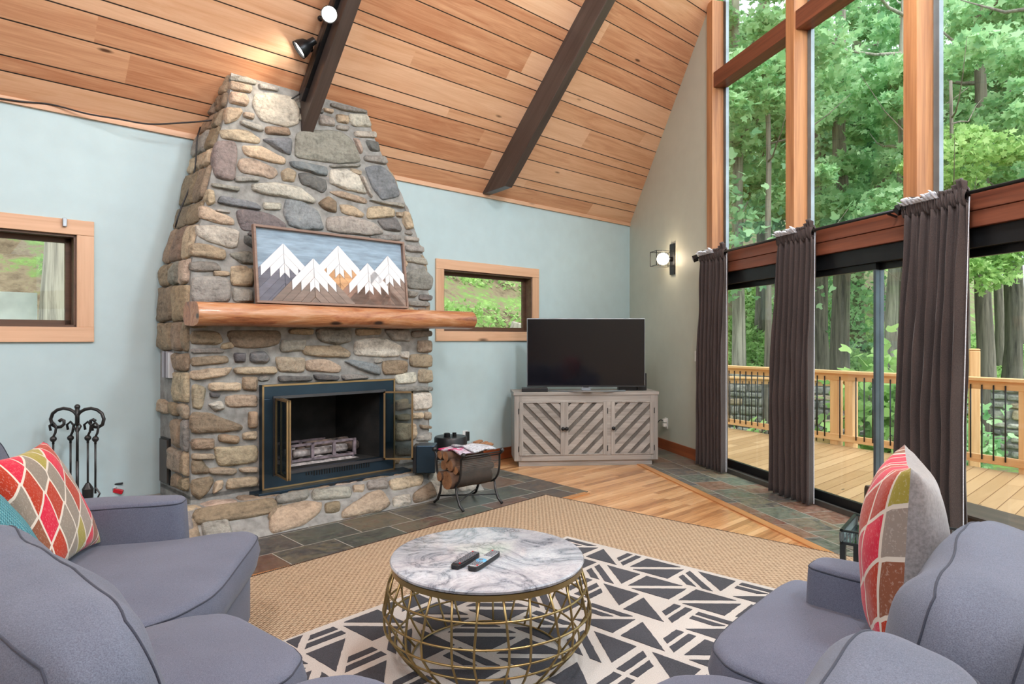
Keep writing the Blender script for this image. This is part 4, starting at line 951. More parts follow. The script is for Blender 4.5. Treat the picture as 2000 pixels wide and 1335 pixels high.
def curtain(pa, pb, label, blue=False):
    ta, _ = onG(pa[0], 700, RO); tb, _ = onG(pa[1], 700, RO); ba, _ = onG(pb[0], 700, RO); bb, _ = onG(pb[1], 700, RO)
    c = thing('curtain', label, 'curtain', M=MG); K = 160; NZ = 36; folds = 7
    def sheet(z0, z1, nz, amp, th, yo=0.0, ph=0.0, fr=1.0):
        m = MB(); 
        for side in (0, 1):
            for iz in range(nz+1):
                v = iz/nz; z = z0+(z1-z0)*v; g = (rz-z)/rz if rz > z else 0
                a = ta+(ba-ta)*max(0, min(1, g*1.6)); b = tb+(bb-tb)*max(0, min(1, g*1.6))
                for i in range(K+1):
                    u = i/K; f = folds*(1+0.7*(1-min(1, g*3)))
                    wob = mnoise.noise(Vector((u*3+ph, z*0.45, 1.7)))
                    y = RO+yo+amp*(0.35+min(1, g*2.2)*0.65)*math.sin(2*math.pi*(folds*u+wob*0.35+ph))+amp*0.35*math.sin(2*math.pi*folds*2.7*u*fr+ph)*(1-min(1, g*1.5))+0.012*mnoise.noise(Vector((u*14, z*3, ph)))
                    m.v.append((a+(b-a)*u, y+side*th, z))
        W = K+1; S = (nz+1)*W
        for iz in range(nz):
            for i in range(K):
                p = iz*W+i; m.f.append((p, p+1, p+1+W, p+W)); m.f.append((S+p, S+p+W, S+p+1+W, S+p+1))
        for iz in range(nz):
            p = iz*W; m.f.append((p, p+W, S+p+W, S+p)); p += K; m.f.append((p, S+p, S+p+W, p+W))
        for i in range(K): m.f.append((i, S+i, S+i+1, i+1)); p = nz*W+i; m.f.append((p, p+1, S+p+1, S+p))
        m.mi = [0]*len(m.f); return m
    sheet(0.02, rz-0.055, NZ, 0.046, 0.004, 0, R.random()).build('drape', M_curt, c, smooth=True)
    # gathered rod pocket wrapped round the pole
    m = MB(); n = 16; W = n
    for i in range(K+1):
        u = i/K; x = ta+(tb-ta)*u; rr = 0.026+0.008*math.sin(u*150)+0.006*mnoise.noise(Vector((u*60, 2, 0)))
        for j in range(n):
            a_ = 2*math.pi*j/n; m.v.append((x+0.004*math.sin(u*90+j), RO+rr*math.cos(a_), rz-0.012+(rr*1.9)*math.sin(a_)))
    for i in range(K):
        for j in range(n): m.f.append((i*n+j, i*n+(j+1) % n, (i+1)*n+(j+1) % n, (i+1)*n+j))
    m.mi = [0]*len(m.f); m.build('rod_pocket', M_curt, c, smooth=True)
    # ruffle standing above the pole: two lips, the back one pale lining
    for nm, mt, yo, hh, s0_, s1_ in (('ruffle', M_curt, -0.012, 0.06, 0.0, 1.0), ('lining_ruffle', M_lining, -0.03, 0.055, 0.0, 0.62)):
        m = MB(); Wd = K+1
        for side in (0, 1):
            for iz in range(7):
                v = iz/6
                for i in range(K+1):
                    u = s0_+(s1_-s0_)*i/K; top = hh*(0.62+0.5*mnoise.noise(Vector((u*7, yo*50, 4)))+ (0.75*max(0, u-0.72)*4*(1-max(0, u-0.94)*12) if nm == 'ruffle' else 0))
                    lean = (0.035 if nm == 'lining_ruffle' else 0.01)*v
                    m.v.append((ta+(tb-ta)*u, RO+yo-lean+0.014*math.sin(u*95+v)*(0.4+v)+side*0.003, rz+0.008+top*v+ (0.008*math.sin(u*60) if nm == 'lining_ruffle' else 0)*v))
        S = 7*Wd
        for iz in range(6):
            for i in range(K): p = iz*Wd+i; m.f.append((p, p+1, p+1+Wd, p+Wd)); m.f.append((S+p, S+p+Wd, S+p+1+Wd, S+p+1))
        for i in range(K): p = 6*Wd+i; m.f.append((p, p+1, S+p+1, S+p))
        m.mi = [0]*len(m.f); m.build(nm, mt, c, smooth=True)
    m = MB(); m.tube([(bb+(tb-bb)*max(0, 1-(rz-z)/rz*1.6)+0.003, RO+0.01, z) for z in [0.03+(rz-0.05)*i/30 for i in range(31)]], 0.003, 6); m.build('white_edge', M_lining, c)
    return c
curtain((1370, 1417), (1366, 1416), 'narrow brown velvet curtain nearest the corner, left of the sliding door')
curtain((1521, 1589), (1509, 1587), 'brown velvet curtain hanging in front of the middle wooden post')
curtain((1767, 1890), (1748, 1878), 'widest brown velvet curtain, nearest the right-hand cushions')
# ------------------------------------------------------------------ rugs
r2 = Vector((0.669, 0.743, 0)); r1 = Vector((0.743, -0.669, 0)); ANG_R = math.atan2(r1.y, r1.x)
MR = Matrix.Rotation(ANG_R, 4, 'Z')       # local x = r1, y = r2
def jute_mat():
    t = NT('woven_jute', 0.95, spec=0.1); v = t.sep(t.obj()); wx = t.math('ADD', v[0], 0.0)
    a = t.math('SINE', t.math('MULTIPLY', v[0], 2*math.pi/0.021)); row = t.math('FLOOR', t.math('DIVIDE', v[1], 0.021))
    a2 = t.math('SINE', t.math('ADD', t.math('MULTIPLY', v[0], 2*math.pi/0.036), t.math('MULTIPLY', row, math.pi)))
    b = t.math('SINE', t.math('MULTIPLY', v[1], 2*math.pi/0.021))
    f = t.math('ADD', t.math('MULTIPLY', t.math('ADD', t.math('MULTIPLY', a2, 0.5), t.math('ABSOLUTE', b)), 0.3), t.math('MULTIPLY', t.noise(t.obj(), 60, 3), 0.55))
    t.bump(t.math('ADD', t.math('ABSOLUTE', b), t.math('MULTIPLY', a2, 0.4)), 0.8, 0.006)
    return t.col(t.ramp(f, [(0.12, srgb(104, 82, 64)), (0.34, srgb(168, 142, 116)), (0.6, srgb(206, 182, 154))]))
JX0, JY1, JX1, JY0 = -3.61, 4.45, 1.5, -1.2
m = MB(); m.box((JX0, JY0, 0.0075), (JX1, JY1, 0.018)); ju = m.build('jute_rug', jute_mat(), None, M=MR, bevel=0.004); tag(ju, 'large tan woven jute rug under the patterned rug', 'rug')
m = MB()
for i in range(520):
    f = i/520
    x = JX0+(JX1-JX0)*f; m.cbox((x, JY1+0.006, 0.013), (0.005, 0.02+R.uniform(0, .012), 0.006))
for i in range(560):
    y = JY0+(JY1-JY0)*i/560; m.cbox((JX0-0.006, y, 0.013), (0.021+R.uniform(0, .01), 0.005, 0.006))
e = m.build('edge_stitching', plain('dark_stitching', srgb(74, 56, 46), 0.9), ju); e['kind'] = 'stuff'
# patterned rug: cream pile with charcoal tufted shapes (one mesh, two materials)
PX0, PX1, PY1, PY0 = -2.715, -0.1, 3.575, 0.0
M_cream = fabric('cream_pile', srgb(170, 164, 158), srgb(204, 198, 192), 260); M_char2 = fabric('charcoal_pile', srgb(44, 45, 51), srgb(74, 74, 81), 260)
m = MB(); m.box((PX0, PY0, 0.0185), (PX1, PY1, 0.031))
def tuft(poly):
    q = clip(clip(clip(clip(poly, lambda p: p[0]-PX0-0.02), lambda p: PX1-0.02-p[0]), lambda p: PY1-0.025-p[1]), lambda p: p[1]-PY0-0.02)
    if len(q) < 3: return
    A = sum(q[i][0]*q[(i+1) % len(q)][1]-q[(i+1) % len(q)][0]*q[i][1] for i in range(len(q)))
    if A < 0: q = q[::-1]
    if abs(A) < 1e-4: return
    # wavy pile edge
    qq = []
    for i in range(len(q)):
        a, b = q[i], q[(i+1) % len(q)]; L = math.hypot(b[0]-a[0], b[1]-a[1]); k = max(1, int(L/0.02))
        for j in range(k):
            x = a[0]+(b[0]-a[0])*j/k; y = a[1]+(b[1]-a[1])*j/k; w = 0.003
            qq.append((x+w*mnoise.noise(Vector((x*70, y*70, 0))), y+w*mnoise.noise(Vector((x*70, y*70, 9)))))
    m.prism(qq, 0.0305, 0.0335, m=1)
RP = random.Random(5)
def inset(poly, d):
    n = len(poly); A = sum(poly[i][0]*poly[(i+1) % n][1]-poly[(i+1) % n][0]*poly[i][1] for i in range(n))
    if A < 0: poly = poly[::-1]
    q = poly
    for i in range(n):
        a, b = poly[i], poly[(i+1) % n]; L = math.hypot(b[0]-a[0], b[1]-a[1])+1e-9; nx, ny = -(b[1]-a[1])/L, (b[0]-a[0])/L
        q = clip(q, lambda p: (p[0]-a[0])*nx+(p[1]-a[1])*ny-d)
        if len(q) < 3: return []
    return q
CX, CY = 0.30, 0.26; gap = 0.021
def stripes(tri):
    """two or three dark bars running along the first edge of the triangle"""
    a, b, c = tri; L = math.hypot(b[0]-a[0], b[1]-a[1]); nx, ny = -(b[1]-a[1])/L, (b[0]-a[0])/L
    if (c[0]-a[0])*nx+(c[1]-a[1])*ny < 0: nx, ny = -nx, -ny
    H = (c[0]-a[0])*nx+(c[1]-a[1])*ny; base = inset(list(tri), gap*0.7)
    for k in range(2):
        lo, hi = 0.022+k*0.062, 0.022+k*0.062+0.038
        if len(base) < 3: return
        q = clip(clip(base, lambda p: (p[0]-a[0])*nx+(p[1]-a[1])*ny-lo), lambda p: hi-(p[0]-a[0])*nx-(p[1]-a[1])*ny)
        if len(q) > 2: tuft(q)
nx_, ny_ = int((PX1-PX0)/CX)+2, int((PY1-PY0)/CY)+2
for iy in range(ny_):
    for ix in range(nx_):
        x0 = PX0+0.02+ix*CX-(CX/2 if iy % 2 else 0); y1 = PY1-0.02-iy*CY; y0 = y1-CY; x1 = x0+CX
        P = [(x0, y0), (x1, y0), (x1, y1), (x0, y1)]
        r = (ix*3+iy*5+(ix*iy) % 3) % 4
        if r % 2 == 0: T1, T2 = (P[0], P[1], P[2]), (P[2], P[3], P[0])
        else: T1, T2 = (P[1], P[2], P[3]), (P[3], P[0], P[1])
        if r in (0, 1):
            tuft(inset(list(T1), gap)); (stripes((T2[0], T2[2], T2[1])) if (ix+iy) % 2 else stripes((T2[1], T2[0], T2[2])))
        elif r == 2:
            tuft(inset(list(T1), gap)); tuft(inset(list(T2), gap))
        else:
            tuft(inset(list(T2), gap)); stripes((T1[0], T1[1], T1[2]))
pr = m.build('patterned_rug', [M_cream, M_char2], None, M=MR); tag(pr, 'cream rug with charcoal triangles and bars under the round table', 'rug')
# ------------------------------------------------------------------ coffee table
TCx, TCy = -0.104, 2.79; ZT = 0.46; BZ = 0.034
ct = thing('coffee_table', 'round white marble coffee table on a bulging gold wire cage', 'coffee table', loc=(TCx, TCy, 0))
def marble():
    t = NT('white_marble', 0.12); v = t.obj(); n = t.noise(v, 3.0, 6, 0.6, 1.8)
    vein = t.math('ABSOLUTE', t.math('SUBTRACT', n, 0.5)); n2 = t.noise(v, 2.2, 3, 0.5, 0.5); n3 = t.noise(v, 9.0, 6, 0.68, 2.5); v3 = t.math('ABSOLUTE', t.math('SUBTRACT', n3, 0.5))
    c = t.ramp(vein, [(0.0, srgb(96, 102, 112)), (0.014, srgb(150, 155, 164)), (0.07, srgb(184, 187, 194)), (0.2, srgb(202, 204, 210))])
    c = t.mix(t.ramp(v3, [(0.0, (0.55, 0.55, 0.55)), (0.04, (0, 0, 0))]), c, srgb(140, 144, 152))
    c = t.mix(t.ramp(n2, [(0.45, (0, 0, 0)), (0.75, (0.55, 0.55, 0.55))]), c, srgb(168, 172, 180))
    t.b.inputs['Coat Weight'].default_value = 0.3; return t.col(c)
m = MB(); m.lathe([(0.395, ZT-0.022), (0.404, ZT-0.018), (0.408, ZT-0.008), (0.404, ZT-0.002), (0.396, ZT)], n=96); m.build('marble_top', marble(), ct, auto=40)
m = MB(); m.lathe([(0.385, ZT-0.045), (0.400, ZT-0.045), (0.402, ZT-0.022), (0.385, ZT-0.022)], n=96, cap=False); m.f += [(3*96+j, 3*96+(j+1) % 96, (j+1) % 96, j) for j in range(96)]; m.mi = [0]*len(m.f); m.build('rim', M_gold, ct, auto=40)
prof = [(0.392, ZT-0.04), (0.418, 0.34), (0.436, 0.245), (0.430, 0.19), (0.37, 0.10), (0.318, BZ+0.006)]
def prof_r(z):
    for (ra_, za), (rb_, zb_) in zip(prof, prof[1:]):
        if zb_ <= z <= za: return ra_+(rb_-ra_)*(za-z)/(za-zb_)
    return prof[-1][0]
NWIRE = 26
for k in range(NWIRE):
    a = 2*math.pi*(k+0.3)/NWIRE; off = 0.045
    m = MB(); pts = [(r*math.cos(a+off*math.sin((z-BZ)*9+k % 2*math.pi)*0.6), r*math.sin(a+off*math.sin((z-BZ)*9+k % 2*math.pi)*0.6), z) for r, z in prof]; m.tube(pts, 0.0048, 8); m.build('upright_wire', M_gold, ct, smooth=True)
for z in (0.345, 0.255, 0.19, 0.125, BZ+0.006):
    r = prof_r(z); m = MB(); m.tube([(r*math.cos(2*math.pi*i/72), r*math.sin(2*math.pi*i/72), z) for i in range(72)], 0.0045, 8, closed=True); m.build('ring_wire', M_gold, ct, smooth=True)
def remote(pa, pb, label, wid, body, face, blue):
    A = atz(*pa, ZT+0.008); B = atz(*pb, ZT+0.008); L = (B-A).length; an = math.atan2((B-A).y, (B-A).x)
    r = thing('remote_control', label, 'remote control', M=Matrix.Translation((A.x, A.y, ZT+0.001)) @ Matrix.Rotation(an, 4, 'Z'), group=None)
    m = MB(); q = rnd_poly([(0, -wid/2), (L, -wid/2*0.95), (L, wid/2*0.95), (0, wid/2)], 2, 0.14); m.prism(q, 0, 0.018); m.build('casing', body, r, bevel=0.004)
    q = [(0.006+(x-0)*(L-0.012)/L, y*0.86) for x, y in q]; m = MB(); m.prism(q, 0.0178, 0.0195); m.build('face_plate', face, r)
    cols = 4; rows = int(L/0.0145)
    for i in range(rows):
        for j in range(cols):
            x = 0.021+i*(L-0.032)/(rows-1); y = (j-(cols-1)/2)*wid*0.19
            if blue and 0.28 < x/L < 0.62: continue
            m = MB(); m.cbox((x, y, 0.0205), (0.0075, wid*0.12, 0.003)); mt = [M_btn, M_btnr][(i in (0, rows-1)) and j == (0 if i == 0 else 3)]; m.build('button', mt, r)
    if blue:
        m = MB(); m.lathe([(0.001, 0.0225), (0.021, 0.0215), (0.023, 0.0195)], (L*0.36, 0, 0), 24, cap=False); m.build('navigation_pad', plain('blue_pad', srgb(96, 170, 214), 0.4), r, smooth=True)
        m = MB(); m.lathe([(0.001, 0.0245), (0.008, 0.0235), (0.0085, 0.0215)], (L*0.36, 0, 0), 16, cap=False); m.build('centre_button', M_btn, r, smooth=True)
M_btn = plain('grey_button', srgb(120, 122, 128), 0.5); M_btnr = plain('red_button', srgb(200, 50, 50), 0.5)
remote((887, 1108), (931, 1082), 'black remote control, the left of two on the marble table', 0.046, M_blackp, plain('dark_face', (0.02, 0.02, 0.024), 0.4), False)
remote((921, 1112), (970, 1080), 'silver remote control with a blue pad, right of the black one on the marble table', 0.05, M_blackp, plain('silver_face', srgb(196, 202, 210), 0.3, 0.4), True)
# ------------------------------------------------------------------ fireplace tools
tp0 = onL(151, 900, 0.26); MTl = Matrix.Translation(LW(tp0[0], 0.26, 0.0)) 
base_z = 0.0
ft = thing('fireplace_tool_set', 'black wrought-iron fireplace tool stand with scrolled top beside the sage wall', 'fireplace tools', M=MTl)
Ypl = LW(tp0[0], 0.26).y; kx = Ypl/F
def TP(px, py, y=0.0): return ((px-151)*kx, y, CH-(py-HOR)*kx)
def scroll(sg_):
    q = [(150, 822), (151, 812), (157, 804), (166, 799), (178, 797), (190, 800), (199, 807), (203, 818), (200, 829), (192, 834), (183, 833), (177, 828), (177, 821), (182, 819), (186, 822)]
    return [TP(151+sg_*(x-151), y) for x, y in q]
m = MB()
for sg_ in (-1, 1): m.tube(scroll(sg_), [0.011]*11+[0.010, 0.010, 0.011, 0.012], 8)
m.tube([TP(151, 795), TP(151, 830)], 0.014, 8); m.tube([TP(151, 822), TP(151, 905, 0)], 0.009, 8); m.sphere(TP(151, 794), 0.018, 12)
m.tube([TP(144, 832), TP(151, 822), TP(158, 832), TP(151, 846), TP(144, 832)], 0.007, 8)
zb_ = TP(151, 960)[2]; m.tube([TP(151, 900), (0, 0, HZ+0.03)], 0.010, 8); m.build('stand', M_iron, ft, smooth=True)
m = MB()
for k in range(3): a = 2.09*k+0.5; m.tube([(0, 0, HZ+0.06), (0.06*math.cos(a), 0.06*math.sin(a), HZ+0.05), (0.11*math.cos(a), 0.11*math.sin(a), HZ+0.018)], 0.009, 8)
m.build('foot', M_iron, ft, smooth=True)
for nm, px, tip in (('poker', 190, 'p'), ('shovel', 108, 's'), ('brush', 166, 'b'), ('tongs', 132, 't')):
    yy = -0.02 if nm in ('poker', 'shovel') else 0.03; m = MB()
    top = 828; m.tube([TP(px-5, top+12, yy), TP(px-7, top+2, yy), TP(px, top-4, yy), TP(px+6, top+3, yy), TP(px+4, top+16, yy), TP(px, top+24, yy), TP(px, top+38, yy)], 0.008, 8)
    m.sphere(TP(px, top+28, yy), 0.021, 10); zlo = HZ+0.12
    x = TP(px, 0, yy)[0]; m.tube([TP(px, top+36, yy), (x, yy, zlo)], 0.0065, 8); tool = m.build(nm, M_iron, ft, smooth=True)
    m = MB()
    if tip == 's': m.prism([(x-0.045, HZ+0.06), (x+0.045, HZ+0.06), (x+0.05, HZ+0.17), (x-0.05, HZ+0.17)], yy-0.004, yy+0.004, Matrix.Rotation(math.pi/2, 4, 'X'))
    elif tip == 'b': m.lathe([(0.03, 0), (0.035, 0.1), (0.012, 0.14)], (x, yy, HZ+0.04), 12)
    elif tip == 'p': m.tube([(x, yy, HZ+0.16), (x+0.03, yy, HZ+0.12), (x, yy, HZ+0.06)], 0.006, 6)
    else: m.tube([(x-0.02, yy, HZ+0.05), (x, yy, HZ+0.16), (x+0.02, yy, HZ+0.05)], 0.006, 6)
    m.build(nm+'_head', M_iron, tool)
# small red and chrome thing behind the arm: long lighter on the hearth
p = atz(222, 967, HZ+0.01)
lg = thing('gas_lighter', 'red and chrome lighter lying on the hearth behind the left sofa arm', 'lighter', M=Matrix.Translation((p.x, p.y, HZ+0.03)) @ Matrix.Rotation(0.3, 4, 'Z'))
m = MB(); m.beam((-0.07, 0, 0.0), (0.02, 0, 0.035), 0.025, 0.025); m.build('body', plain('chrome', srgb(200, 200, 205), 0.2, 0.9), lg, bevel=0.004)
m = MB(); m.beam((0.0, 0, 0.02), (0.06, 0, 0.0), 0.03, 0.03); m.build('red_grip', plain('red_plastic', srgb(190, 24, 40), 0.4), lg, bevel=0.004)
m = MB(); m.tube([(-0.02, 0, 0.04), (0.0, 0, 0.062), (0.06, 0, 0.066)], 0.007, 8); m.build('lever', M_blackp, lg)
# ------------------------------------------------------------------ firewood rack
fA = atz(901, 1003); fB = atz(984, 985); fC = atz(837, 984)
ux = (fB-fA); RL = ux.length; an = math.atan2(ux.y, ux.x); RWd = 0.40
MK = Matrix.Translation(fA) @ Matrix.Rotation(an, 4, 'Z')
rk = thing('firewood_rack', 'black iron firewood rack with curved legs and mesh cradle on the slate', 'firewood rack', M=MK)
def cradle(t):    # cross-section of the cradle, t 0..1 front lip to back lip
    a = math.pi*(t); x = 0.5-0.5*math.cos(a); return (0.03+x*(RWd-0.06), 0.42-0.25*(math.sin(a)**0.55))
for xx in (0.02, RL-0.02):
    m = MB(); pts = [(xx, cradle(i/24)[0], cradle(i/24)[1]) for i in range(25)]
    m.tube([(xx, 0.0, 0.445), (xx, 0.012, 0.43)]+pts+[(xx, RWd-0.012, 0.43), (xx, RWd, 0.445)], 0.009, 8)
    for yy in (0.0, RWd): m.sphere((xx, yy, 0.455), 0.02, 12)
    m.build('end_hoop', M_iron, rk, smooth=True)
    for sg_, y0 in ((-1, 0.10), (1, RWd-0.10)):
        m = MB(); yf = 0.0 if sg_ < 0 else RWd
        m.tube([(xx, y0, 0.19), (xx, y0+sg_*0.015, 0.12), (xx, (y0+yf)/2, 0.05), (xx, yf, 0.017)], [0.008, 0.01, 0.011, 0.012], 8); m.build('leg', M_iron, rk, smooth=True)
for a_, b_ in [((0.02, *cradle(t)), (RL-0.02, *cradle(t))) for t in (0.0, 0.5, 1.0)]+[((0.02, 0.0, 0.445), (RL-0.02, 0.0, 0.445)), ((0.02, RWd, 0.445), (RL-0.02, RWd, 0.445)), ((0.02, 0.06, 0.08), (RL-0.02, RWd-0.06, 0.08)), ((0.02, RWd-0.06, 0.08), (RL-0.02, 0.06, 0.08))]:
    m = MB(); m.tube([a_, b_], 0.006, 8); m.build('rail', M_iron, rk, smooth=True)
t = NT('fine_black_mesh'); n_ = t.n; l_ = t.l; v = t.sep(t.uv())
g = t.math('MAXIMUM', t.math('SINE', t.math('MULTIPLY', v[0], 2*math.pi/0.004)), t.math('SINE', t.math('MULTIPLY', v[1], 2*math.pi/0.004)))
tr = n_.new('ShaderNodeBsdfTransparent'); mx = n_.new('ShaderNodeMixShader'); l_.new(t.math('GREATER_THAN', g, 0.45), mx.inputs[0]); l_.new(tr.outputs[0], mx.inputs[1]); l_.new(t.b.outputs[0], mx.inputs[2]); l_.new(mx.outputs[0], n_['Material Output'].inputs[0]); t.b.inputs['Base Color'].default_value = (0.10, 0.095, 0.09, 1)
m = MB()
for i in range(25):
    y, z = cradle(i/24)
    for k, xx in enumerate((0.02, RL-0.02)): m.uvs[len(m.v)] = (xx, i*0.024); m.v.append((xx, y, z))
m.f = [(2*i, 2*i+1, 2*i+3, 2*i+2) for i in range(24)]; m.mi = [0]*24; m.build('mesh_cradle', t.m, rk, smooth=True)
M_bark = plain('split_log_bark', srgb(88, 66, 52), 0.9, var=0.3, scale=14, bump=0.8, bscale=30); M_cut = wood('cut_log_end', srgb(112, 74, 50), srgb(180, 134, 94), 0, 1.0, 0.8)
logs = [(0.17, 0.235, 0.072, 0.42, 0.0), (0.15, 0.36, 0.052, 0.40, 0.02), (0.255, 0.35, 0.048, 0.38, 0.03), (0.25, 0.262, 0.04, 0.4, -0.02), (0.105, 0.315, 0.038, 0.37, 0.04), (0.19, 0.425, 0.042, 0.36, 0.0), (0.30, 0.42, 0.036, 0.38, 0.02)]
lb = ['largest split log, at the bottom of the firewood rack', 'split log above the largest one on the near side of the rack', 'split log on the wall side in the middle of the rack', 'thin log beside the largest one low in the rack', 'small log against the near mesh of the rack', 'topmost log under the newspapers in the rack', 'upper log on the wall side of the firewood rack']
for i, (y, z, r_, L, off) in enumerate(logs):
    m = MB(); k = 8; n = 12; cut = R.randint(0, 11)
    for a in range(k+1):
        for j in range(n):
            an_ = 2*math.pi*j/n; rr = r_*(1+0.12*mnoise.noise(Vector((math.cos(an_)*1.3+i*5, math.sin(an_)*1.3, a*0.4))))
            if i != 0 and (j-cut) % n < 4: rr *= 0.72
            m.v.append((-0.02+off+L*a/k, y+rr*math.cos(an_), z+rr*math.sin(an_)))
    for a in range(k):
        for j in range(n): m.f.append((a*n+j, a*n+(j+1) % n, (a+1)*n+(j+1) % n, (a+1)*n+j)); m.mi.append(0)
    m.f += [tuple(range(n))[::-1], tuple(range(k*n, k*n+n))]; m.mi += [1, 1]
    o = m.build('firewood_log', [M_bark, M_cut], None, M=MK, auto=60); tag(o, lb[i], 'log', 'logs in the firewood rack')
def paper_mat(name, base, ink):
    t = NT(name, 0.85); v = t.obj(); n = t.noise(t.map(v, (60, 220, 1)), 1.0, 3); n2 = t.noise(v, 9, 2)
    return t.col(t.mix(t.ramp(n2, [(0.55, (0, 0, 0)), (0.6, (1, 1, 1))]), t.ramp(n, [(0.4, tuple(x*0.55 for x in base)), (0.55, base)]), ink))
def paper(x0, x1, y0, y1, z, mat, label, ph):
    m = MB(); n = 14
    for s_ in (0, 1):
        for j in range(n+1):
            for i in range(n+1):
                u, v_ = i/n, j/n; x = x0+(x1-x0)*u; y = y0+(y1-y0)*v_
                m.v.append((x, y, z+s_*0.012+0.012*math.sin(v_*3.1)+0.018*mnoise.noise(Vector((x*9+ph, y*9, ph)))))
    W = n+1; S = W*W
    for j in range(n):
        for i in range(n): p = j*W+i; m.f.append((p, p+W, p+W+1, p+1)); m.f.append((S+p, S+p+1, S+p+W+1, S+p+W))
    for i in range(n):
        m.f += [(i, i+1, S+i+1, S+i), (n*W+i, S+n*W+i, S+n*W+i+1, n*W+i+1), (i*W, S+i*W, S+(i+1)*W, (i+1)*W), (i*W+n, (i+1)*W+n, S+(i+1)*W+n, S+i*W+n)]
    m.mi = [0]*len(m.f); o = m.build('newspaper', mat, None, M=MK, smooth=True); tag(o, label, 'newspaper', 'newspapers on the firewood')
paper(0.03, 0.22, 0.06, 0.36, 0.452, paper_mat('colour_supplement', srgb(206, 190, 206), srgb(206, 52, 116)), 'folded pink and white newspaper at the left of the firewood rack', 1)
paper(0.14, 0.38, 0.03, 0.33, 0.468, paper_mat('newsprint', srgb(206, 210, 218), srgb(150, 155, 164)), 'grey newsprint laid across the top of the firewood', 4)
m = MB()
for k in range(7): m.beam((0.34+R.uniform(-.04, .04), 0.1+0.03*k, 0.455+0.006*k), (0.43+R.uniform(-.02, .02), 0.14+0.03*k, 0.468+R.uniform(0, .03)), 0.03, 0.012)
tag(m.build('kindling', M_cut, None, M=MK), 'pale kindling chips at the right of the firewood rack', 'kindling', kind='stuff')
# blue-black box and speaker-like table on the hearth
a0 = onL(806, 915, 0.86); 
P = LW(a0[0], 0.86); MX = Matrix.Translation((P.x, P.y, HZ+0.012))
bb = thing('blower_box', 'blue-black metal box on the hearth at the right of the insert', 'metal box', M=MX)
m = MB(); m.box((0.03, 0, 0), (0.19, 0.18, 0.235)); m.build('shell', M_insert, bb, bevel=0.006)
m = MB(); m.box((0, -0.004, 0), (0.03, 0.17, 0.23)); m.build('side_face', M_blackp, bb, bevel=0.004)
a0 = onL(880, 880, 0.45); P = LW(a0[0], 0.45)
sb_ = thing('robot_vacuum', 'round black appliance on the hearth beside the chimney', 'appliance', loc=(P.x, P.y, HZ+0.01))
m = MB(); m.lathe([(0.15, 0), (0.16, 0.02), (0.16, 0.185), (0.15, 0.2), (0.001, 0.205)], n=40); m.build('body', M_blackp, sb_, auto=40)
m = MB(); m.lathe([(0.03, 0.2), (0.03, 0.235), (0.022, 0.24)], (-0.03, -0.05, 0), 16); m.lathe([(0.02, 0.2), (0.02, 0.24)], (0.04, -0.03, 0), 16); m.build('dial', M_black, sb_)
for px, py, col, lab in ((871, 856, srgb(226, 214, 178), 'cream outlet plate low on the sage wall beside the chimney'), (908, 851, srgb(232, 232, 232), 'white outlet plate with a black plug near the firewood')):
    s, z = onL(px, py, 0); MM = ML @ Matrix.Translation((s, 0, z)); o = thing('wall_outlet', lab, 'outlet', M=MM)
    m = MB(); m.box((-0.035, -0.007, -0.06), (0.035, 0, 0.06)); m.build('cover_plate', plain('plate_%d' % px, col, 0.4), o, bevel=0.003)
    if px > 900:
        m = MB(); m.box((-0.0, -0.045, -0.05), (0.03, -0.007, 0.05)); m.build('plug', M_blackp, o, bevel=0.004)
        m = MB(); q = MM @ Vector((0, -0.045, -0.02)); m.tube([q, q+Vector((-0.05, -0.06, -0.08)), q+Vector((-0.14, -0.16, -0.12)), Vector((P.x+0.05, P.y, HZ+0.235))], 0.005, 6); cd_ = m.build('power_cord', M_blackp, o); cd_.matrix_parent_inverse = MM.inverted()
# ------------------------------------------------------------------ track lights on the rafter
FSD = sA0-0.0; dcos = math.cos(ca)
def onraft(px, py):           # point on the rafter's left face (plane s = sA0): returns (d, z)
    kx_ = (px-1000)/F; A = O.dot(U)+sA0; Y = A/(U.x*kx_+U.y); P = Vector((kx_*Y, Y, 0)); return (P-O).dot(N), CH+(HOR-py)/F*Y
tr0 = onraft(586, 180); tr1 = onraft(660, 0)
def MCp(d, below, s): return (s, -(d)/dcos, -below)
below = DROP*0.55
def cl(d, z):                 # convert to roof-local
    q = MCi @ LW(sA0, d, z); return q
q0 = cl(*tr0); q1 = cl(*tr1)
tk = thing('lighting_track', 'black lighting track running up the side of the left dark rafter', 'track', M=MC)
m = MB(); yb_ = -below; m.box((sA0-0.035, -L_, yb_-0.018), (sA0, q0.y, yb_+0.018)); m.build('rail', M_black, tk, bevel=0.002)
m = MB(); m.box((sA0-0.04, q0.y-0.10, yb_-0.022), (sA0-0.001, q0.y+0.012, yb_+0.022)); m.build('feed_box', M_blackp, tk, bevel=0.003)
Mlamp = NT('lit_lamp'); Mlamp.b.inputs['Emission Color'].default_value = (1, 0.93, 0.82, 1); Mlamp.b.inputs['Emission Strength'].default_value = 18
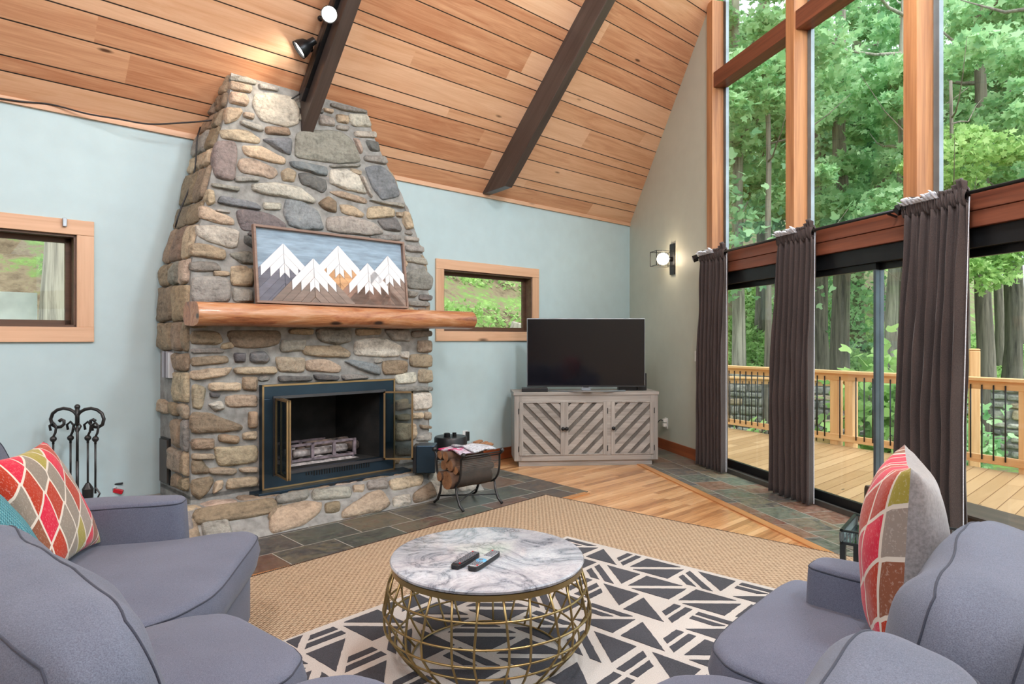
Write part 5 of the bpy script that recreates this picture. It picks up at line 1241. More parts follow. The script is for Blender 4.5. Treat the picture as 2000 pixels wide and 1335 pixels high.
def spot(px, py, hx, hy, aim_px, label, pw, big=1.0, near=0.10):
    """px,py where the arm meets the track; hx,hy the lamp face centre"""
    d, z = onraft(px, py); J = LW(sA0-0.045, d, z); rr = J.y
    H = atY(hx, hy, rr-near); aim = Vector(aim_px).normalized()
    t = thing('track_light', label, 'spotlight', loc=(0, 0, 0))
    rot = aim.to_track_quat('-Z', 'Y').to_matrix().to_4x4(); MH = Matrix.Translation(H) @ rot
    m = MB(); m.lathe([(0.060*big, 0.0), (0.057*big, 0.03), (0.045*big, 0.075), (0.026*big, 0.10), (0.024*big, 0.15), (0.015*big, 0.155)], n=32, M=MH, cap=False); m.lathe([(0.054*big, 0.004), (0.04*big, 0.07)], n=32, M=MH, cap=False); m.build('shade', M_black, t, auto=50)
    m = MB(); m.lathe([(0.001, 0.014), (0.05*big, 0.021), (0.051*big, 0.02)], n=32, M=MH, cap=False); m.build('lamp', Mlamp.m, t, smooth=True)
    back = MH @ Vector((0, 0, 0.13)); m = MB(); m.tube([back, back+(J-back)*0.5+Vector((0, 0, -0.02)), J], 0.011, 8); m.sphere(J, 0.022, 12); m.build('arm', M_black, t, smooth=True)
    ld = bpy.data.lights.new('track_lamp', 'SPOT'); lo = bpy.data.objects.new('track_lamp', ld); scene.collection.objects.link(lo); lo.parent = t
    ld.energy = pw; ld.spot_size = math.radians(95); ld.spot_blend = 0.8; ld.color = (1, 0.85, 0.68); ld.shadow_soft_size = 0.05; lo.matrix_basis = Matrix.Translation(H+aim*0.02) @ rot
spot(617, 100, 583, 98, (-0.75, -0.25, -0.62), 'lower black track spotlight aimed left from the dark rafter', 10, 1.2)
spot(636, 40, 643, 28, (0.12, -0.75, -0.45), 'upper black track spotlight facing the room from the dark rafter', 10, 0.98, 0.34)
# cable from the track to the wall top
m = MB(); st = LW(sA0-0.03, tr0[0], tr0[1]); en = LW(*onL(100, 204, 0.04)[:1], 0.04, EAVE-0.01)
pts = []
zc_ = [(586, 183, 0.0), (545, 205, 0), (480, 222, 0), (420, 234, 0), (350, 240, 0), (290, 242, 0), (230, 232, 0), (170, 222, 0), (100, 204, 0), (40, 198, 0), (-40, 186, 0)]
for i, (px, py, _) in enumerate(zc_):
    f = i/8; d = max(0.03, (1-f)*(tr0[0]) + 0.03); s, z = onL(px, py, d)
    if roof_z(d) < z+0.01: z = roof_z(d)-0.01
    pts.append(LW(s, d, z))
sm = []
for i in range(len(pts)-1):
    for k in range(5):
        t_ = k/5; p0 = pts[max(0, i-1)]; p1 = pts[i]; p2 = pts[i+1]; p3 = pts[min(len(pts)-1, i+2)]
        sm.append(0.5*((2*p1)+(p2-p0)*t_+(2*p0-5*p1+4*p2-p3)*t_**2+(3*p1-p0-3*p2+p3)*t_**3))
m.tube(sm+[pts[-1]], 0.006, 6); tag(m.build('power_cable', M_blackp, None, smooth=True), 'black cable drooping from the track along the top of the sage wall', 'cable')
m = MB(); pp = [LW(sl(z)*0.5+sb(z)*0.5-0.05-0.02*math.sin(z*9), dfront(z)*0.45, z) for z in [2.2+0.08*i for i in range(11)]]; m.tube(pp, 0.006, 6); tag(m.build('chimney_cable', M_blackp, None, smooth=True), 'thin black wire running up the left side of the chimney', 'cable')
s, z = onL(126, 434, 0.03); m = MB(); m.box((-0.012, -0.02, -0.03), (0.012, 0, 0.03)); tag(m.build('window_clip', M_alu, None, M=ML @ Matrix.Translation((s, -0.024, z)), bevel=0.003), 'small metal clip at the top of the left window frame', 'clip')
# ------------------------------------------------------------------ sectional sofa: two wings meeting under the camera
AL = Vector((0.77, -0.64, 0)).normalized(); FL = Vector((0.64, 0.77, 0)).normalized()
AR = Vector((0.662, 0.75, 0)).normalized(); FRr = Vector((-0.75, 0.662, 0)).normalized()
def PL_(a, f, z=0): return AL*a+FL*f+Vector((0, 0, z))
def PR_(a, f, z=0): return AR*a+FRr*f+Vector((0, 0, z))
def resample(poly, n):
    L = [0]
    for i in range(len(poly)): a, b = poly[i], poly[(i+1) % len(poly)]; L.append(L[-1]+math.hypot(b[0]-a[0], b[1]-a[1]))
    out = []
    for k in range(n):
        t = L[-1]*k/n; i = 0
        while L[i+1] < t: i += 1
        a, b = poly[i], poly[(i+1) % len(poly)]; f = (t-L[i])/(L[i+1]-L[i]+1e-12); out.append((a[0]+(b[0]-a[0])*f, a[1]+(b[1]-a[1])*f))
    return out
def seat(name, poly, z0, z1, parent, crown=0.02, rad=0.035, mat=None, pipe=True):
    A = sum(poly[i][0]*poly[(i+1) % len(poly)][1]-poly[(i+1) % len(poly)][0]*poly[i][1] for i in range(len(poly)))
    if A < 0: poly = poly[::-1]
    P = resample(rnd_poly(poly, 3, 0.16), 160); n = len(P); cx = sum(p[0] for p in P)/n; cy = sum(p[1] for p in P)/n
    rings = [(0.0, z0), (-0.5*rad, z0)]; H = z1-z0
    prof = [(0.6*rad, z0, 0), (0.15*rad, z0+rad*0.3, 0), (0, z0+rad, 0), (0, z0+H*0.5, 1), (0, z1-rad, 0)]
    for k in range(1, 6): a = math.pi/2*k/5; prof.append((rad*(1-math.cos(a)), z1-rad+rad*math.sin(a), 0))
    m = MB()
    def ring(ins, z, bul):
        for (x, y) in P:
            dx, dy = x-cx, y-cy; L = math.hypot(dx, dy); f = (L-ins+bul*0.012)/L
            w = 0.004*mnoise.noise(Vector((x*6, y*6, z*3+5)))
            m.v.append((cx+dx*f+w, cy+dy*f+w, z+0.006*mnoise.noise(Vector((x*3, y*3, 2)))))
    for p in prof: ring(*p)
    K = len(prof)
    for k in range(1, 9):
        s_ = 1-k/9.0
        for (x, y) in P:
            dx, dy = x-cx, y-cy; L = math.hypot(dx, dy); f = (L-rad)/L*s_
            m.v.append((cx+dx*f, cy+dy*f, z1+crown*(1-s_**2.4)+0.006*mnoise.noise(Vector(((cx+dx*f)*3, (cy+dy*f)*3, 2)))))
    m.v.append((cx, cy, z1+crown)); K += 8
    for k in range(K-1):
        for i in range(n): m.f.append((k*n+i, k*n+(i+1) % n, (k+1)*n+(i+1) % n, (k+1)*n+i))
    for i in range(n): m.f.append(((K-1)*n+i, (K-1)*n+(i+1) % n, K*n))
    m.f.append(tuple(range(n))[::-1]); m.mi = [0]*len(m.f)
    o = m.build(name, mat or M_sofa, parent, smooth=True)
    if pipe:
        m = MB(); m.tube([((cx+(x-cx)*1.0), (cy+(y-cy)*1.0), z1-rad*0.55+0.006*mnoise.noise(Vector((x*3, y*3, 2)))) for x, y in [(cx+(x-cx)*(math.hypot(x-cx, y-cy)-rad*0.10)/math.hypot(x-cx, y-cy), cy+(y-cy)*(math.hypot(x-cx, y-cy)-rad*0.10)/math.hypot(x-cx, y-cy)) for x, y in P]], 0.003, 6, closed=True)
        m.build('piping', M_pipe, o, smooth=True)
    return o
def cushion(name, w, h, t, M, parent, mat, puff=0.35, nn=5.0, wr=0.010, seed=0, pipe=True, G_=26):
    """box cushion: width along X, thickness along Y, height along Z, centred"""
    m = MB(); idx = {}
    def vert(c):
        key = tuple(round(q*1000) for q in c)
        if key in idx: return idx[key]
        x, y, z = c; r = (abs(x)**nn+abs(y)**nn+abs(z)**nn)**(-1/nn); x, y, z = x*r, y*r, z*r
        b = (1-x*x)*(1-z*z); yy = y*(0.62+puff*1.1*b**0.6)
        X, Y, Z = x*w/2*(1-0.04*(z*z)), yy*t/2, z*h/2*(1-0.035*x*x)
        n_ = mnoise.noise(Vector((X*5+seed, Y*5, Z*5)))*wr+mnoise.noise(Vector((X*9+seed, Z*9, seed)))*wr*0.25+mnoise.noise(Vector((X*2.5+seed*2, Z*7+X*3, 3)))*wr*0.35
        Y += n_*max(-1, min(1, Y/(t*0.2))); Z += n_*0.6
        idx[key] = len(m.v); m.v.append(tuple(M @ Vector((X, Y, Z)))); return idx[key]
    for ax in range(3):
        for sg_ in (-1, 1):
            for i in range(G_):
                for j in range(G_):
                    q = []
                    for (p, r_) in ((i, j), (i+1, j), (i+1, j+1), (i, j+1)):
                        c = [0, 0, 0]; c[ax] = sg_; c[(ax+1) % 3] = math.sin((-1+2*p/G_)*math.pi/2)*0.5+(-1+2*p/G_)*0.5; c[(ax+2) % 3] = math.sin((-1+2*r_/G_)*math.pi/2)*0.5+(-1+2*r_/G_)*0.5; q.append(vert(c))
                    m.f.append(tuple(q) if sg_ > 0 else tuple(q[::-1])); m.mi.append(0)
    o = m.build(name, mat, parent, smooth=True)
    if pipe:
        for ys in (1, -1):
            pts = []
            for k in range(96):
                a = 8*k/96; e = int(a) // 2; f = a-2*e
                x, z = [(-1+f, -1), (1, -1+f), (1-f, 1), (-1, 1-f)][e]
                y = ys*0.86; r = (abs(x)**nn+abs(y)**nn+abs(z)**nn)**(-1/nn); x, y, z = x*r, y*r, z*r; b = max(0, (1-x*x)*(1-z*z))
                X, Y, Z = x*w/2*(1-0.04*z*z), y*(0.62+puff*1.1*b**0.6)*t/2, z*h/2*(1-0.035*x*x)
                n_ = mnoise.noise(Vector((X*5+seed, Y*5, Z*5)))*wr+mnoise.noise(Vector((X*9+seed, Z*9, seed)))*wr*0.25+mnoise.noise(Vector((X*2.5+seed*2, Z*7+X*3, 3)))*wr*0.35
                Y += n_*max(-1, min(1, Y/(t*0.2))); Z += n_*0.6; pts.append(M @ Vector((X*1.004, Y, Z*1.004)))
            mm = MB(); mm.tube(pts, 0.0028, 6, closed=True); mm.build('piping', M_pipe, o, smooth=True)
    return o
def frame(c, xdir, ydir):            # X along xdir, Y along ydir (cushion front), lean included in ydir
    x = Vector(xdir).normalized(); y = Vector(ydir).normalized(); z = x.cross(y).normalized(); y = z.cross(x)
    return Matrix(((x.x, y.x, z.x, c[0]), (x.y, y.y, z.y, c[1]), (x.z, y.z, z.z, c[2]), (0, 0, 0, 1)))
def armrest(name, p0, direc, L, wid, z0, z1, parent, side):
    """rounded box arm starting at inner-front corner p0 and running back along direc; wid is to the given side"""
    d = Vector(direc).normalized(); sd = Vector((-d.y, d.x, 0))*side
    poly = [p0, p0+d*L, p0+d*L+sd*wid, p0+sd*wid]
    return seat(name, [(p.x, p.y) for p in poly], z0, z1, parent, crown=0.012, rad=0.03)
sofa = thing('sectional_sofa', 'grey-blue fabric sectional sofa wrapping both sides of the round table', 'sofa')
SZ = 0.462
xy = lambda v: (v.x, v.y)
w2 = lambda X, Y: (X, Y)
# left wing
seat('seat_cushion', [(-1.045, 2.255), (-1.175, 3.08), (-1.25, 3.15), (-1.38, 3.10), (-1.53, 3.0), (-2.3, 2.80), (-2.35, 2.3), xy(PL_(-2.27, 0.35))], 0.31, SZ, sofa, 0.025)
seat('seat_cushion', [xy(PL_(-2.235, 1.105)), xy(PL_(-1.60, 1.105)), xy(PL_(-1.60, 0.3)), xy(PL_(-2.235, 0.3))], 0.31, SZ, sofa, 0.03)
seat('seat_cushion', [xy(PL_(-1.575, 1.14)), xy(PL_(-0.93, 1.14)), xy(PL_(-0.93, 0.3)), xy(PL_(-1.575, 0.3))], 0.31, SZ+0.004, sofa, 0.025)
ad = Vector((-0.96, -0.24, 0)); armrest('armrest', Vector((-1.50, 2.975, 0)), ad, 0.95, 0.19, 0.10, 0.635, sofa, -1)
def basepoly(pts, name='base', z0=0.07, z1=0.315):
    m = MB(); P = rnd_poly(pts, 2, 0.1)
    A = sum(P[i][0]*P[(i+1) % len(P)][1]-P[(i+1) % len(P)][0]*P[i][1] for i in range(len(P)))
    if A < 0: P = P[::-1]
    m.prism(P, z0, z1); return m.build(name, M_sofa, sofa, bevel=0.012)
basepoly([(-1.09, 2.27), (-1.21, 3.06), (-1.29, 3.10), (-1.52, 2.98), (-2.35, 2.78), (-2.6, 2.3), xy(PL_(-2.3, 0.1))])
basepoly([xy(PL_(-2.3, 1.06)), xy(PL_(-0.9, 1.09)), xy(PL_(-0.9, 0.08)), xy(PL_(-2.3, 0.08))])
for p in (Vector((-1.24, 3.02, 0)), Vector((-1.14, 2.33, 0)), Vector((-1.6, 3.08, 0)), PL_(-1.6, 1.02), PR_(2.52, 0.8), PR_(1.3, 0.84)):
    m = MB(); m.lathe([(0.018, 0.0), (0.026, 0.06), (0.028, 0.075)], (p.x, p.y, 0.031 if p.x > -0.9 else 0.0185), 12); m.build('leg', plain('dark_leg', srgb(44, 34, 30), 0.4), sofa, smooth=True)
lean = 0.24
def back(a0, a1, f, z0, z1, PF, AX, FX, seed, t=0.24, mat=None):
    c = PF((a0+a1)/2, f, (z0+z1)/2); y = (FX*math.cos(lean)+Vector((0, 0, 1))*math.sin(lean)); x = -AX if False else AX
    # right-handed frame with Z up
    xx = y.cross(Vector((0, 0, 1))).normalized()
    return cushion('back_cushion', abs(a1-a0), (z1-z0), t, frame(c, xx, y), sofa, mat or M_sofab, seed=seed, puff=0.42, wr=0.02, nn=4.2)
back(-2.32, -1.17, 0.44, 0.44, 0.90, PL_, AL, FL, 1.3, 0.28)
back(-1.15, -0.45, 0.42, 0.42, 0.86, PL_, AL, FL, 5.1, 0.27)
c = Vector((-2.42, 2.78, 0.68)); cushion('back_cushion', 0.85, 0.50, 0.24, frame(c, (0.12, -1, 0), (0.95, 0.12, 0.24)), sofa, M_sofab, seed=9, puff=0.42, wr=0.016)
basepoly([xy(PL_(-2.45, 0.30)), xy(PL_(-0.3, 0.30)), xy(PL_(-0.3, 0.12)), xy(PL_(-2.45, 0.12))], 'backrest', 0.3, 0.70)
basepoly([(-2.52, 2.25), (-2.52, 2.86), (-2.70, 2.86), (-2.70, 2.2)], 'backrest', 0.07, 0.74)
# right wing
seat('seat_cushion', [xy(PR_(1.765, 0.884)), xy(PR_(2.60, 0.884)), xy(PR_(2.62, 0.76)), xy(PR_(2.47, 0.735)), xy(PR_(2.45, 0.70)), xy(PR_(2.45, 0.05)), xy(PR_(1.765, 0.05))], 0.31, SZ, sofa, 0.03)
seat('seat_cushion', [xy(PR_(1.745, 0.884)), xy(PR_(1.05, 0.884)), xy(PR_(1.05, 0.05)), xy(PR_(1.745, 0.05))], 0.31, SZ, sofa, 0.03)
armrest('armrest', PR_(2.455, 0.725), -FRr, 0.85, 0.17, 0.10, 0.62, sofa, -1)
basepoly([xy(PR_(0.9, 0.85)), xy(PR_(2.58, 0.85)), xy(PR_(2.58, -0.1)), xy(PR_(0.9, -0.1))])
back(1.46, 2.37, 0.205, 0.44, 0.885, PR_, AR, FRr, 3.3, 0.30)
back(0.72, 1.44, 0.27, 0.42, 0.86, PR_, AR, FRr, 7.7, 0.28)
basepoly([xy(PR_(0.6, 0.10)), xy(PR_(2.45, 0.10)), xy(PR_(2.45, -0.08)), xy(PR_(0.6, -0.08))], 'backrest', 0.3, 0.72)
# throw pillows
def leaf_mat(name, sc, seedm=0.0, pal=None, lin=srgb(206, 196, 182)):
    t = NT(name, 0.9, spec=0.15); t.b.inputs['Sheen Weight'].default_value = 0.2
    v = t.sep(t.uv()); u = t.math('MULTIPLY', v[0], 6.2*sc); w = t.math('MULTIPLY', v[1], 3.9*sc)
    p = t.comb(t.math('ADD', u, t.math('MULTIPLY', w, 0.02)), t.math('ADD', w, t.math('MULTIPLY', u, 0.5)))
    vo = t.vor(p, 1.0, 'F1', 0.18); ed = t.vor(p, 1.0, 'DISTANCE_TO_EDGE', 0.18)[0]
    rid = t.white(t.map(vo['Color'], (1, 1, 1), (0, 0, 0), (seedm, 0, 0)))
    c = t.ramp(rid, pal or [(0.0, srgb(196, 34, 62)), (0.2, srgb(132, 122, 110)), (0.36, srgb(152, 140, 62)), (0.52, srgb(164, 52, 30)), (0.72, srgb(142, 130, 120)), (0.85, srgb(130, 80, 58))], const=True)
    n = t.noise(t.map(t.uv(), (160, 40, 1)), 1.0, 3, 0.7); c = t.mix(t.math('MULTIPLY', t.math('GREATER_THAN', n, 0.58), 0.16), c, srgb(230, 218, 206))
    c = t.mix(t.math('LESS_THAN', ed, 0.045), c, lin)
    t.bump(t.math('MULTIPLY', ed, 3.0), 0.25, 0.003); return t.col(c)
def pillow(name, label, S, T_, M, mats, seed):
    n = 40; m = MB(); o0 = []
    for s_ in (1, -1):
        for j in range(n+1):
            for i in range(n+1):
                u, v = -1+2*i/n, -1+2*j/n; e = max(0, (1-u*u))*max(0, (1-v*v)); hgt = T_/2*e**0.42
                pinch = 1-0.09*(1-u*u)*(v*v) ; pin2 = 1-0.09*(1-v*v)*(u*u)
                x, z = u*S/2*pin2, v*S/2*pinch
                y = s_*(hgt+0.006*mnoise.noise(Vector((x*9+seed, z*9, s_)))*min(1, e*3)+0.012*abs(mnoise.noise(Vector((x*5+seed, z*5, 3))))*min(1, e*4))
                m.uvs[len(m.v)] = ((u+1)/2, (v+1)/2); m.v.append(tuple(M @ Vector((x, y, z))))
    W = n+1; Sz = W*W
    for j in range(n):
        for i in range(n):
            p = j*W+i; m.f.append((p, p+W, p+W+1, p+1)); m.mi.append(0); m.f.append((Sz+p, Sz+p+1, Sz+p+W+1, Sz+p+W)); m.mi.append(1)
    o = m.build('throw_pillow', mats, None, smooth=True); tag(o, label, 'pillow'); return o
M_lf = leaf_mat('leaf_print_linen', 1.0); M_velv = fabric('grey_velvet_back', srgb(112, 108, 108), srgb(142, 138, 138), 90, 0.8, 0.4)
pillow('throw_pillow', 'square pillow with red, olive and taupe leaf print on the left seat of the sofa', 0.50, 0.17, frame(Vector((-1.86, 2.62, 0.705)), (0.22, -1, 0), (0.88, 0.22, 0.44)), [M_lf, M_velv], 2)
t = NT('teal_knit', 0.9); v = t.sep(t.uv()); wv = t.math('SINE', t.math('ADD', t.math('MULTIPLY', v[0], 150.0), t.math('MULTIPLY', t.math('SINE', t.math('MULTIPLY', v[1], 300.0)), 1.2)))
t.bump(wv, 0.8, 0.004); M_teal = t.col(t.ramp(wv, [(0.2, srgb(70, 138, 150)), (0.8, srgb(112, 172, 182))]))
pillow('throw_pillow', 'teal ribbed knit pillow partly behind the near left back cushion', 0.46, 0.16, frame(Vector((-1.72, 2.19, 0.66)), (0.35, -1, 0), (0.80, 0.30, 0.5)), [M_teal, M_teal], 6)
pillow('throw_pillow', 'leaf-print pillow with grey velvet back standing against the right sofa arm', 0.55, 0.22, frame(Vector((1.15, 1.94, 0.755)), (-0.49, -0.87, 0.03), (-0.87, 0.49, 0.05)), [leaf_mat('leaf_print_large', 0.95, 8.1, pal=[(0.0, srgb(196, 34, 62)), (0.3, srgb(152, 140, 62)), (0.42, srgb(164, 52, 30)), (0.62, srgb(142, 130, 120)), (0.72, srgb(130, 80, 58))]), M_velv], 4)
# ------------------------------------------------------------------ small glass-topped side table behind the right arm
tA = atz(1640, 1040, 0.47)
sd = thing('side_table', 'black side table with beaded gallery rim and glass top behind the right sofa arm', 'side table', M=Matrix.Translation((tA.x, tA.y, 0)) @ Matrix.Rotation(math.radians(-37), 4, 'Z'))
M_blkg = plain('painted_black_metal', (0.03, 0.034, 0.036), 0.35, 0.4)
W_, D_, hz = 0.62, 0.36, 0.43; m = MB()
for z, hh in ((hz, 0.012), (hz+0.055, 0.008)):
    m.box((0, 0, z-hh), (W_, 0.014, z)).box((0, D_-0.014, z-hh), (W_, D_, z)).box((0, 0, z-hh), (0.014, D_, z)).box((W_-0.014, 0, z-hh), (W_, D_, z))
m.build('gallery_rails', M_blkg, sd)
m = MB()
for k in range(44):
    x = W_*k/43
    for y in (0.007, D_-0.007): m.lathe([(0.003, 0), (0.0045, 0.02), (0.003, 0.043)], (x, y, hz), 6)
for k in range(26):
    y = D_*k/25
    for x in (0.007, W_-0.007): m.lathe([(0.003, 0), (0.0045, 0.02), (0.003, 0.043)], (x, y, hz), 6)
e = m.build('gallery_beads', plain('pewter', srgb(130, 140, 142), 0.35, 0.7), sd); e['kind'] = 'stuff'
m = MB(); m.box((0.014, 0.014, hz-0.008), (W_-0.014, D_-0.014, hz)); m.build('glass_top', glass_mat('green_glass', (0.72, 0.86, 0.80), 0.3), sd)
for x in (0.0, 0.17, W_-0.024):
    for y in (0.0, D_-0.024):
        if x == 0.17 and y > 0: continue
        m = MB(); m.box((x, y, 0.0065), (x+0.024, y+0.024, hz-0.01)); m.build('leg', M_blkg, sd)
# ------------------------------------------------------------------ rest of the room behind the camera: low walls with glazed gable above
SBK = -5.2
M_panel = wood('dark_panelling', srgb(70, 46, 34), srgb(104, 72, 54), 2, 0.7, 0.6)
m = MB(); m.box((SBK-0.15, -9.8, 0), (SBK, 0, 2.55)); struct(m.build('wall_back', M_panel, M=ML))
m = MB(); m.box((SBK, -9.95, 0), (s_gable(9.8)+0.4, -9.8, EAVE)); struct(m.build('wall_far_right', M_wallg, M=ML))
for k in range(6):
    y = -1.2-1.5*k; m = MB(); d = -y; zt = roof_z(d) if d < D_R else 2*roof_z(D_R)-roof_z(d); m.box((SBK-0.15, y-0.06, 2.55), (SBK, y+0.06, zt)); struct(m.build('trim_%d' % (20+k), M_fir, M=ML))
# ------------------------------------------------------------------ terrain
def softplus(x, k=1.2): return math.log(1+math.exp(max(-30, min(30, x*k))))/k
def ground(x, y):
    d = (x-WK*y+WC)/WN; g = (x+GK*y-GC)/GN     # g: distance outside the glass wall
    h = -0.75+0.78*softplus(-d-(0.9 if g < 0.3 else 0.9+min(1.4, g*0.35)), 1.5)
    s = (Vector((x, y, 0))-O).dot(U)
    if d < 0 and g < 1.5: h += 0.75*min(1, -d/0.8)*(1 if g < 0 else 1-g/1.5)
    far = max(0, g-9); h += 0.10*far + 0.0*s
    h += 0.16*mnoise.noise(Vector((x*0.35, y*0.35, 0)))+0.06*mnoise.noise(Vector((x*1.3, y*1.3, 4)))
    return h
m = MB(); nx_, ny_ = 190, 170; X0, X1, Y0, Y1 = -26, 46, -14, 58
for j in range(ny_+1):
    for i in range(nx_+1):
        x = X0+(X1-X0)*i/nx_; y = Y0+(Y1-Y0)*j/ny_; d = (x-WK*y+WC)/WN; g = (x+GK*y-GC)/GN
        z = ground(x, y)
        if d > -0.35 and g < 0.5: z = min(z, -0.35)
        m.v.append((x, y, z))
for j in range(ny_):
    for i in range(nx_):
        p = j*(nx_+1)+i; m.f.append((p, p+1, p+nx_+2, p+nx_+1))
m.mi = [0]*len(m.f)
t = NT('forest_floor', 0.95, spec=0.1); v = t.pos(); n1 = t.noise(v, 0.9, 5, 0.65); n2 = t.noise(v, 7, 4, 0.7)
f = t.math('ADD', t.math('MULTIPLY', n1, 0.6), t.math('MULTIPLY', n2, 0.4))
c = t.ramp(f, [(0.34, srgb(84, 72, 58)), (0.48, srgb(126, 112, 92)), (0.54, srgb(108, 132, 76)), (0.64, srgb(134, 168, 92)), (0.76, srgb(160, 192, 112))]); t.bump(f, 0.8, 0.1)
struct(tag(m.build('ground', t.col(c), None, smooth=True), None))
# ------------------------------------------------------------------ leaves, ground cover, trees
def leaf_material(name, a, b, c):
    t = NT(name, 0.5, spec=0.25); n = t.noise(t.pos(), 2.3, 2); r = t.attr('col')[0]
    col = t.ramp(t.math('ADD', t.math('MULTIPLY', n, 0.5), t.math('MULTIPLY', t.sep(r)[0], 0.5)), [(0.25, a), (0.5, b), (0.75, c)]); t.col(col)
    tr = t.n.new('ShaderNodeBsdfTranslucent'); t.l.new(col, tr.inputs[0]); mx = t.n.new('ShaderNodeMixShader'); mx.inputs[0].default_value = 0.5
    t.l.new(t.b.outputs[0], mx.inputs[1]); t.l.new(tr.outputs[0], mx.inputs[2]); t.l.new(mx.outputs[0], t.n['Material Output'].inputs[0]); return t.m
LM = [leaf_material('maple_leaves', srgb(126, 174, 124), srgb(168, 208, 152), srgb(204, 232, 186)), leaf_material('dark_leaves', srgb(104, 150, 114), srgb(142, 184, 138), srgb(176, 212, 162)), leaf_material('yellow_green_leaves', srgb(128, 166, 96), srgb(160, 196, 118), srgb(194, 220, 150))]
LEAF = [(0, 0), (0.30, 0.10), (0.5, 0.42), (0.24, 0.5), (0.12, 0.95), (-0.12, 0.95), (-0.24, 0.5), (-0.5, 0.42), (-0.30, 0.10)]
STAR = [(0, 0), (0.22, -0.06), (0.5, 0.08), (0.34, 0.28), (0.62, 0.62), (0.24, 0.56), (0, 1.0), (-0.24, 0.56), (-0.62, 0.62), (-0.34, 0.28), (-0.5, 0.08), (-0.22, -0.06)]
def leaf_cloud(pts, size, rr, shape=LEAF, updir=0.5):
    m = MB(); n = len(shape); V = m.v; Fc = m.f; C = m.c
    for P in pts:
        s = size*rr.uniform(0.6, 1.25); nz = Vector((rr.gauss(0, 1), rr.gauss(0, 1), rr.gauss(0, 1)+updir*2)).normalized(); x = nz.orthogonal().normalized(); a = rr.uniform(0, 6.28)
        y = nz.cross(x); X = (x*math.cos(a)+y*math.sin(a))*s; Y = (y*math.cos(a)-x*math.sin(a))*s; o = len(V); g = rr.random(); fold = rr.uniform(-0.1, 0.25)
        for (u, w) in shape: V.append(tuple(P+X*u+Y*w+nz*(abs(u)*fold*s)))
        h = n//2
        Fc.append(tuple(o+i for i in range(n))); C.extend([(g, g, g, 1)]*n)
    m.mi = [0]*len(Fc); return m
RT = random.Random(21)
def crown(n, rx, rz, blobs, size, shape, rr):
    pts = []
    cs = [(Vector((rr.gauss(0, rx*0.5), rr.gauss(0, rx*0.5), rr.uniform(-rz, rz))), rr.uniform(0.35, 0.8)) for _ in range(blobs)]
    for i in range(n):
        c, r = cs[rr.randrange(blobs)]; v = Vector((rr.gauss(0, 1), rr.gauss(0, 1), rr.gauss(0, 1))).normalized()*r*(rr.random()**0.35); v.z *= 0.55; pts.append(c+v)
    return leaf_cloud(pts, size, rr, shape)
M_trk = [wood('grey_bark', srgb(78, 72, 66), srgb(140, 130, 118), 2, 0.8, 0.95, bump=0.9, contrast=(0.36, 0.6)), wood('pale_bark', srgb(104, 98, 88), srgb(182, 174, 160), 2, 0.9, 0.95, bump=0.9, contrast=(0.36, 0.6)), plain('ivy_bark', srgb(84, 92, 66), 0.95, var=0.3, scale=7, bump=1.0, bscale=22)]
def trunk_mesh(r, H, seed, leanx=0.0, branches=6, rr=RT):
    m = MB(); pts = []; rad = []
    for i in range(15):
        z = -0.6+H*i/14; pts.append((leanx*z+0.10*mnoise.noise(Vector((seed, z*0.3, 0)))*min(1, max(0, z)), 0.10*mnoise.noise(Vector((seed, z*0.3, 7))), z)); rad.append(r*(1.0-0.6*i/14)+(r*0.5*math.exp(-max(0, z)*1.6)))
    m.tube(pts, rad, 14)
    for k in range(branches):
        z = H*rr.uniform(0.3, 0.9); a = rr.uniform(0, 6.28); L = rr.uniform(1.2, 2.6); b = Vector((leanx*z, 0, z))
        q = [b+Vector((math.cos(a)*L*t_, math.sin(a)*L*t_, L*0.5*t_*t_+0.12*mnoise.noise(Vector((k, t_*3, seed))))) for t_ in (0, 0.25, 0.5, 0.75, 1)]
        m.tube(q, [r*0.28, r*0.22, r*0.17, r*0.11, r*0.05], 7)
    return m
protos = {}
def tree(px, Y, r, H, crown_z, crown_s, kind, bark, label, leanx=0.0, n=5600, size=0.15, rx=1.3, rz=2.0):
    x = (px-1000)/F*Y; z = ground(x, Y)
    t = thing('tree', label, 'tree', loc=(x, Y, z), rz=RT.uniform(0, 0.3), group=None)
    trunk_mesh(r, H, px*0.01, leanx).build('trunk', M_trk[bark], t, smooth=True)
    key = (kind, n, size, rx, rz, RT.randrange(2))
    if crown_z is not None:
        if key not in protos:
            protos[key] = crown(n, rx, rz, 26, size, STAR if kind != 1 else LEAF, RT).build('foliage', LM[kind], None)
            f_ = protos[key]
        else:
            f_ = protos[key].copy(); scene.collection.objects.link(f_)
        f_.parent = t; f_.location = (leanx*crown_z, 0, crown_z); f_.scale = (crown_s,)*3; f_.rotation_euler = (0, 0, RT.uniform(0, 6.28))
    return t
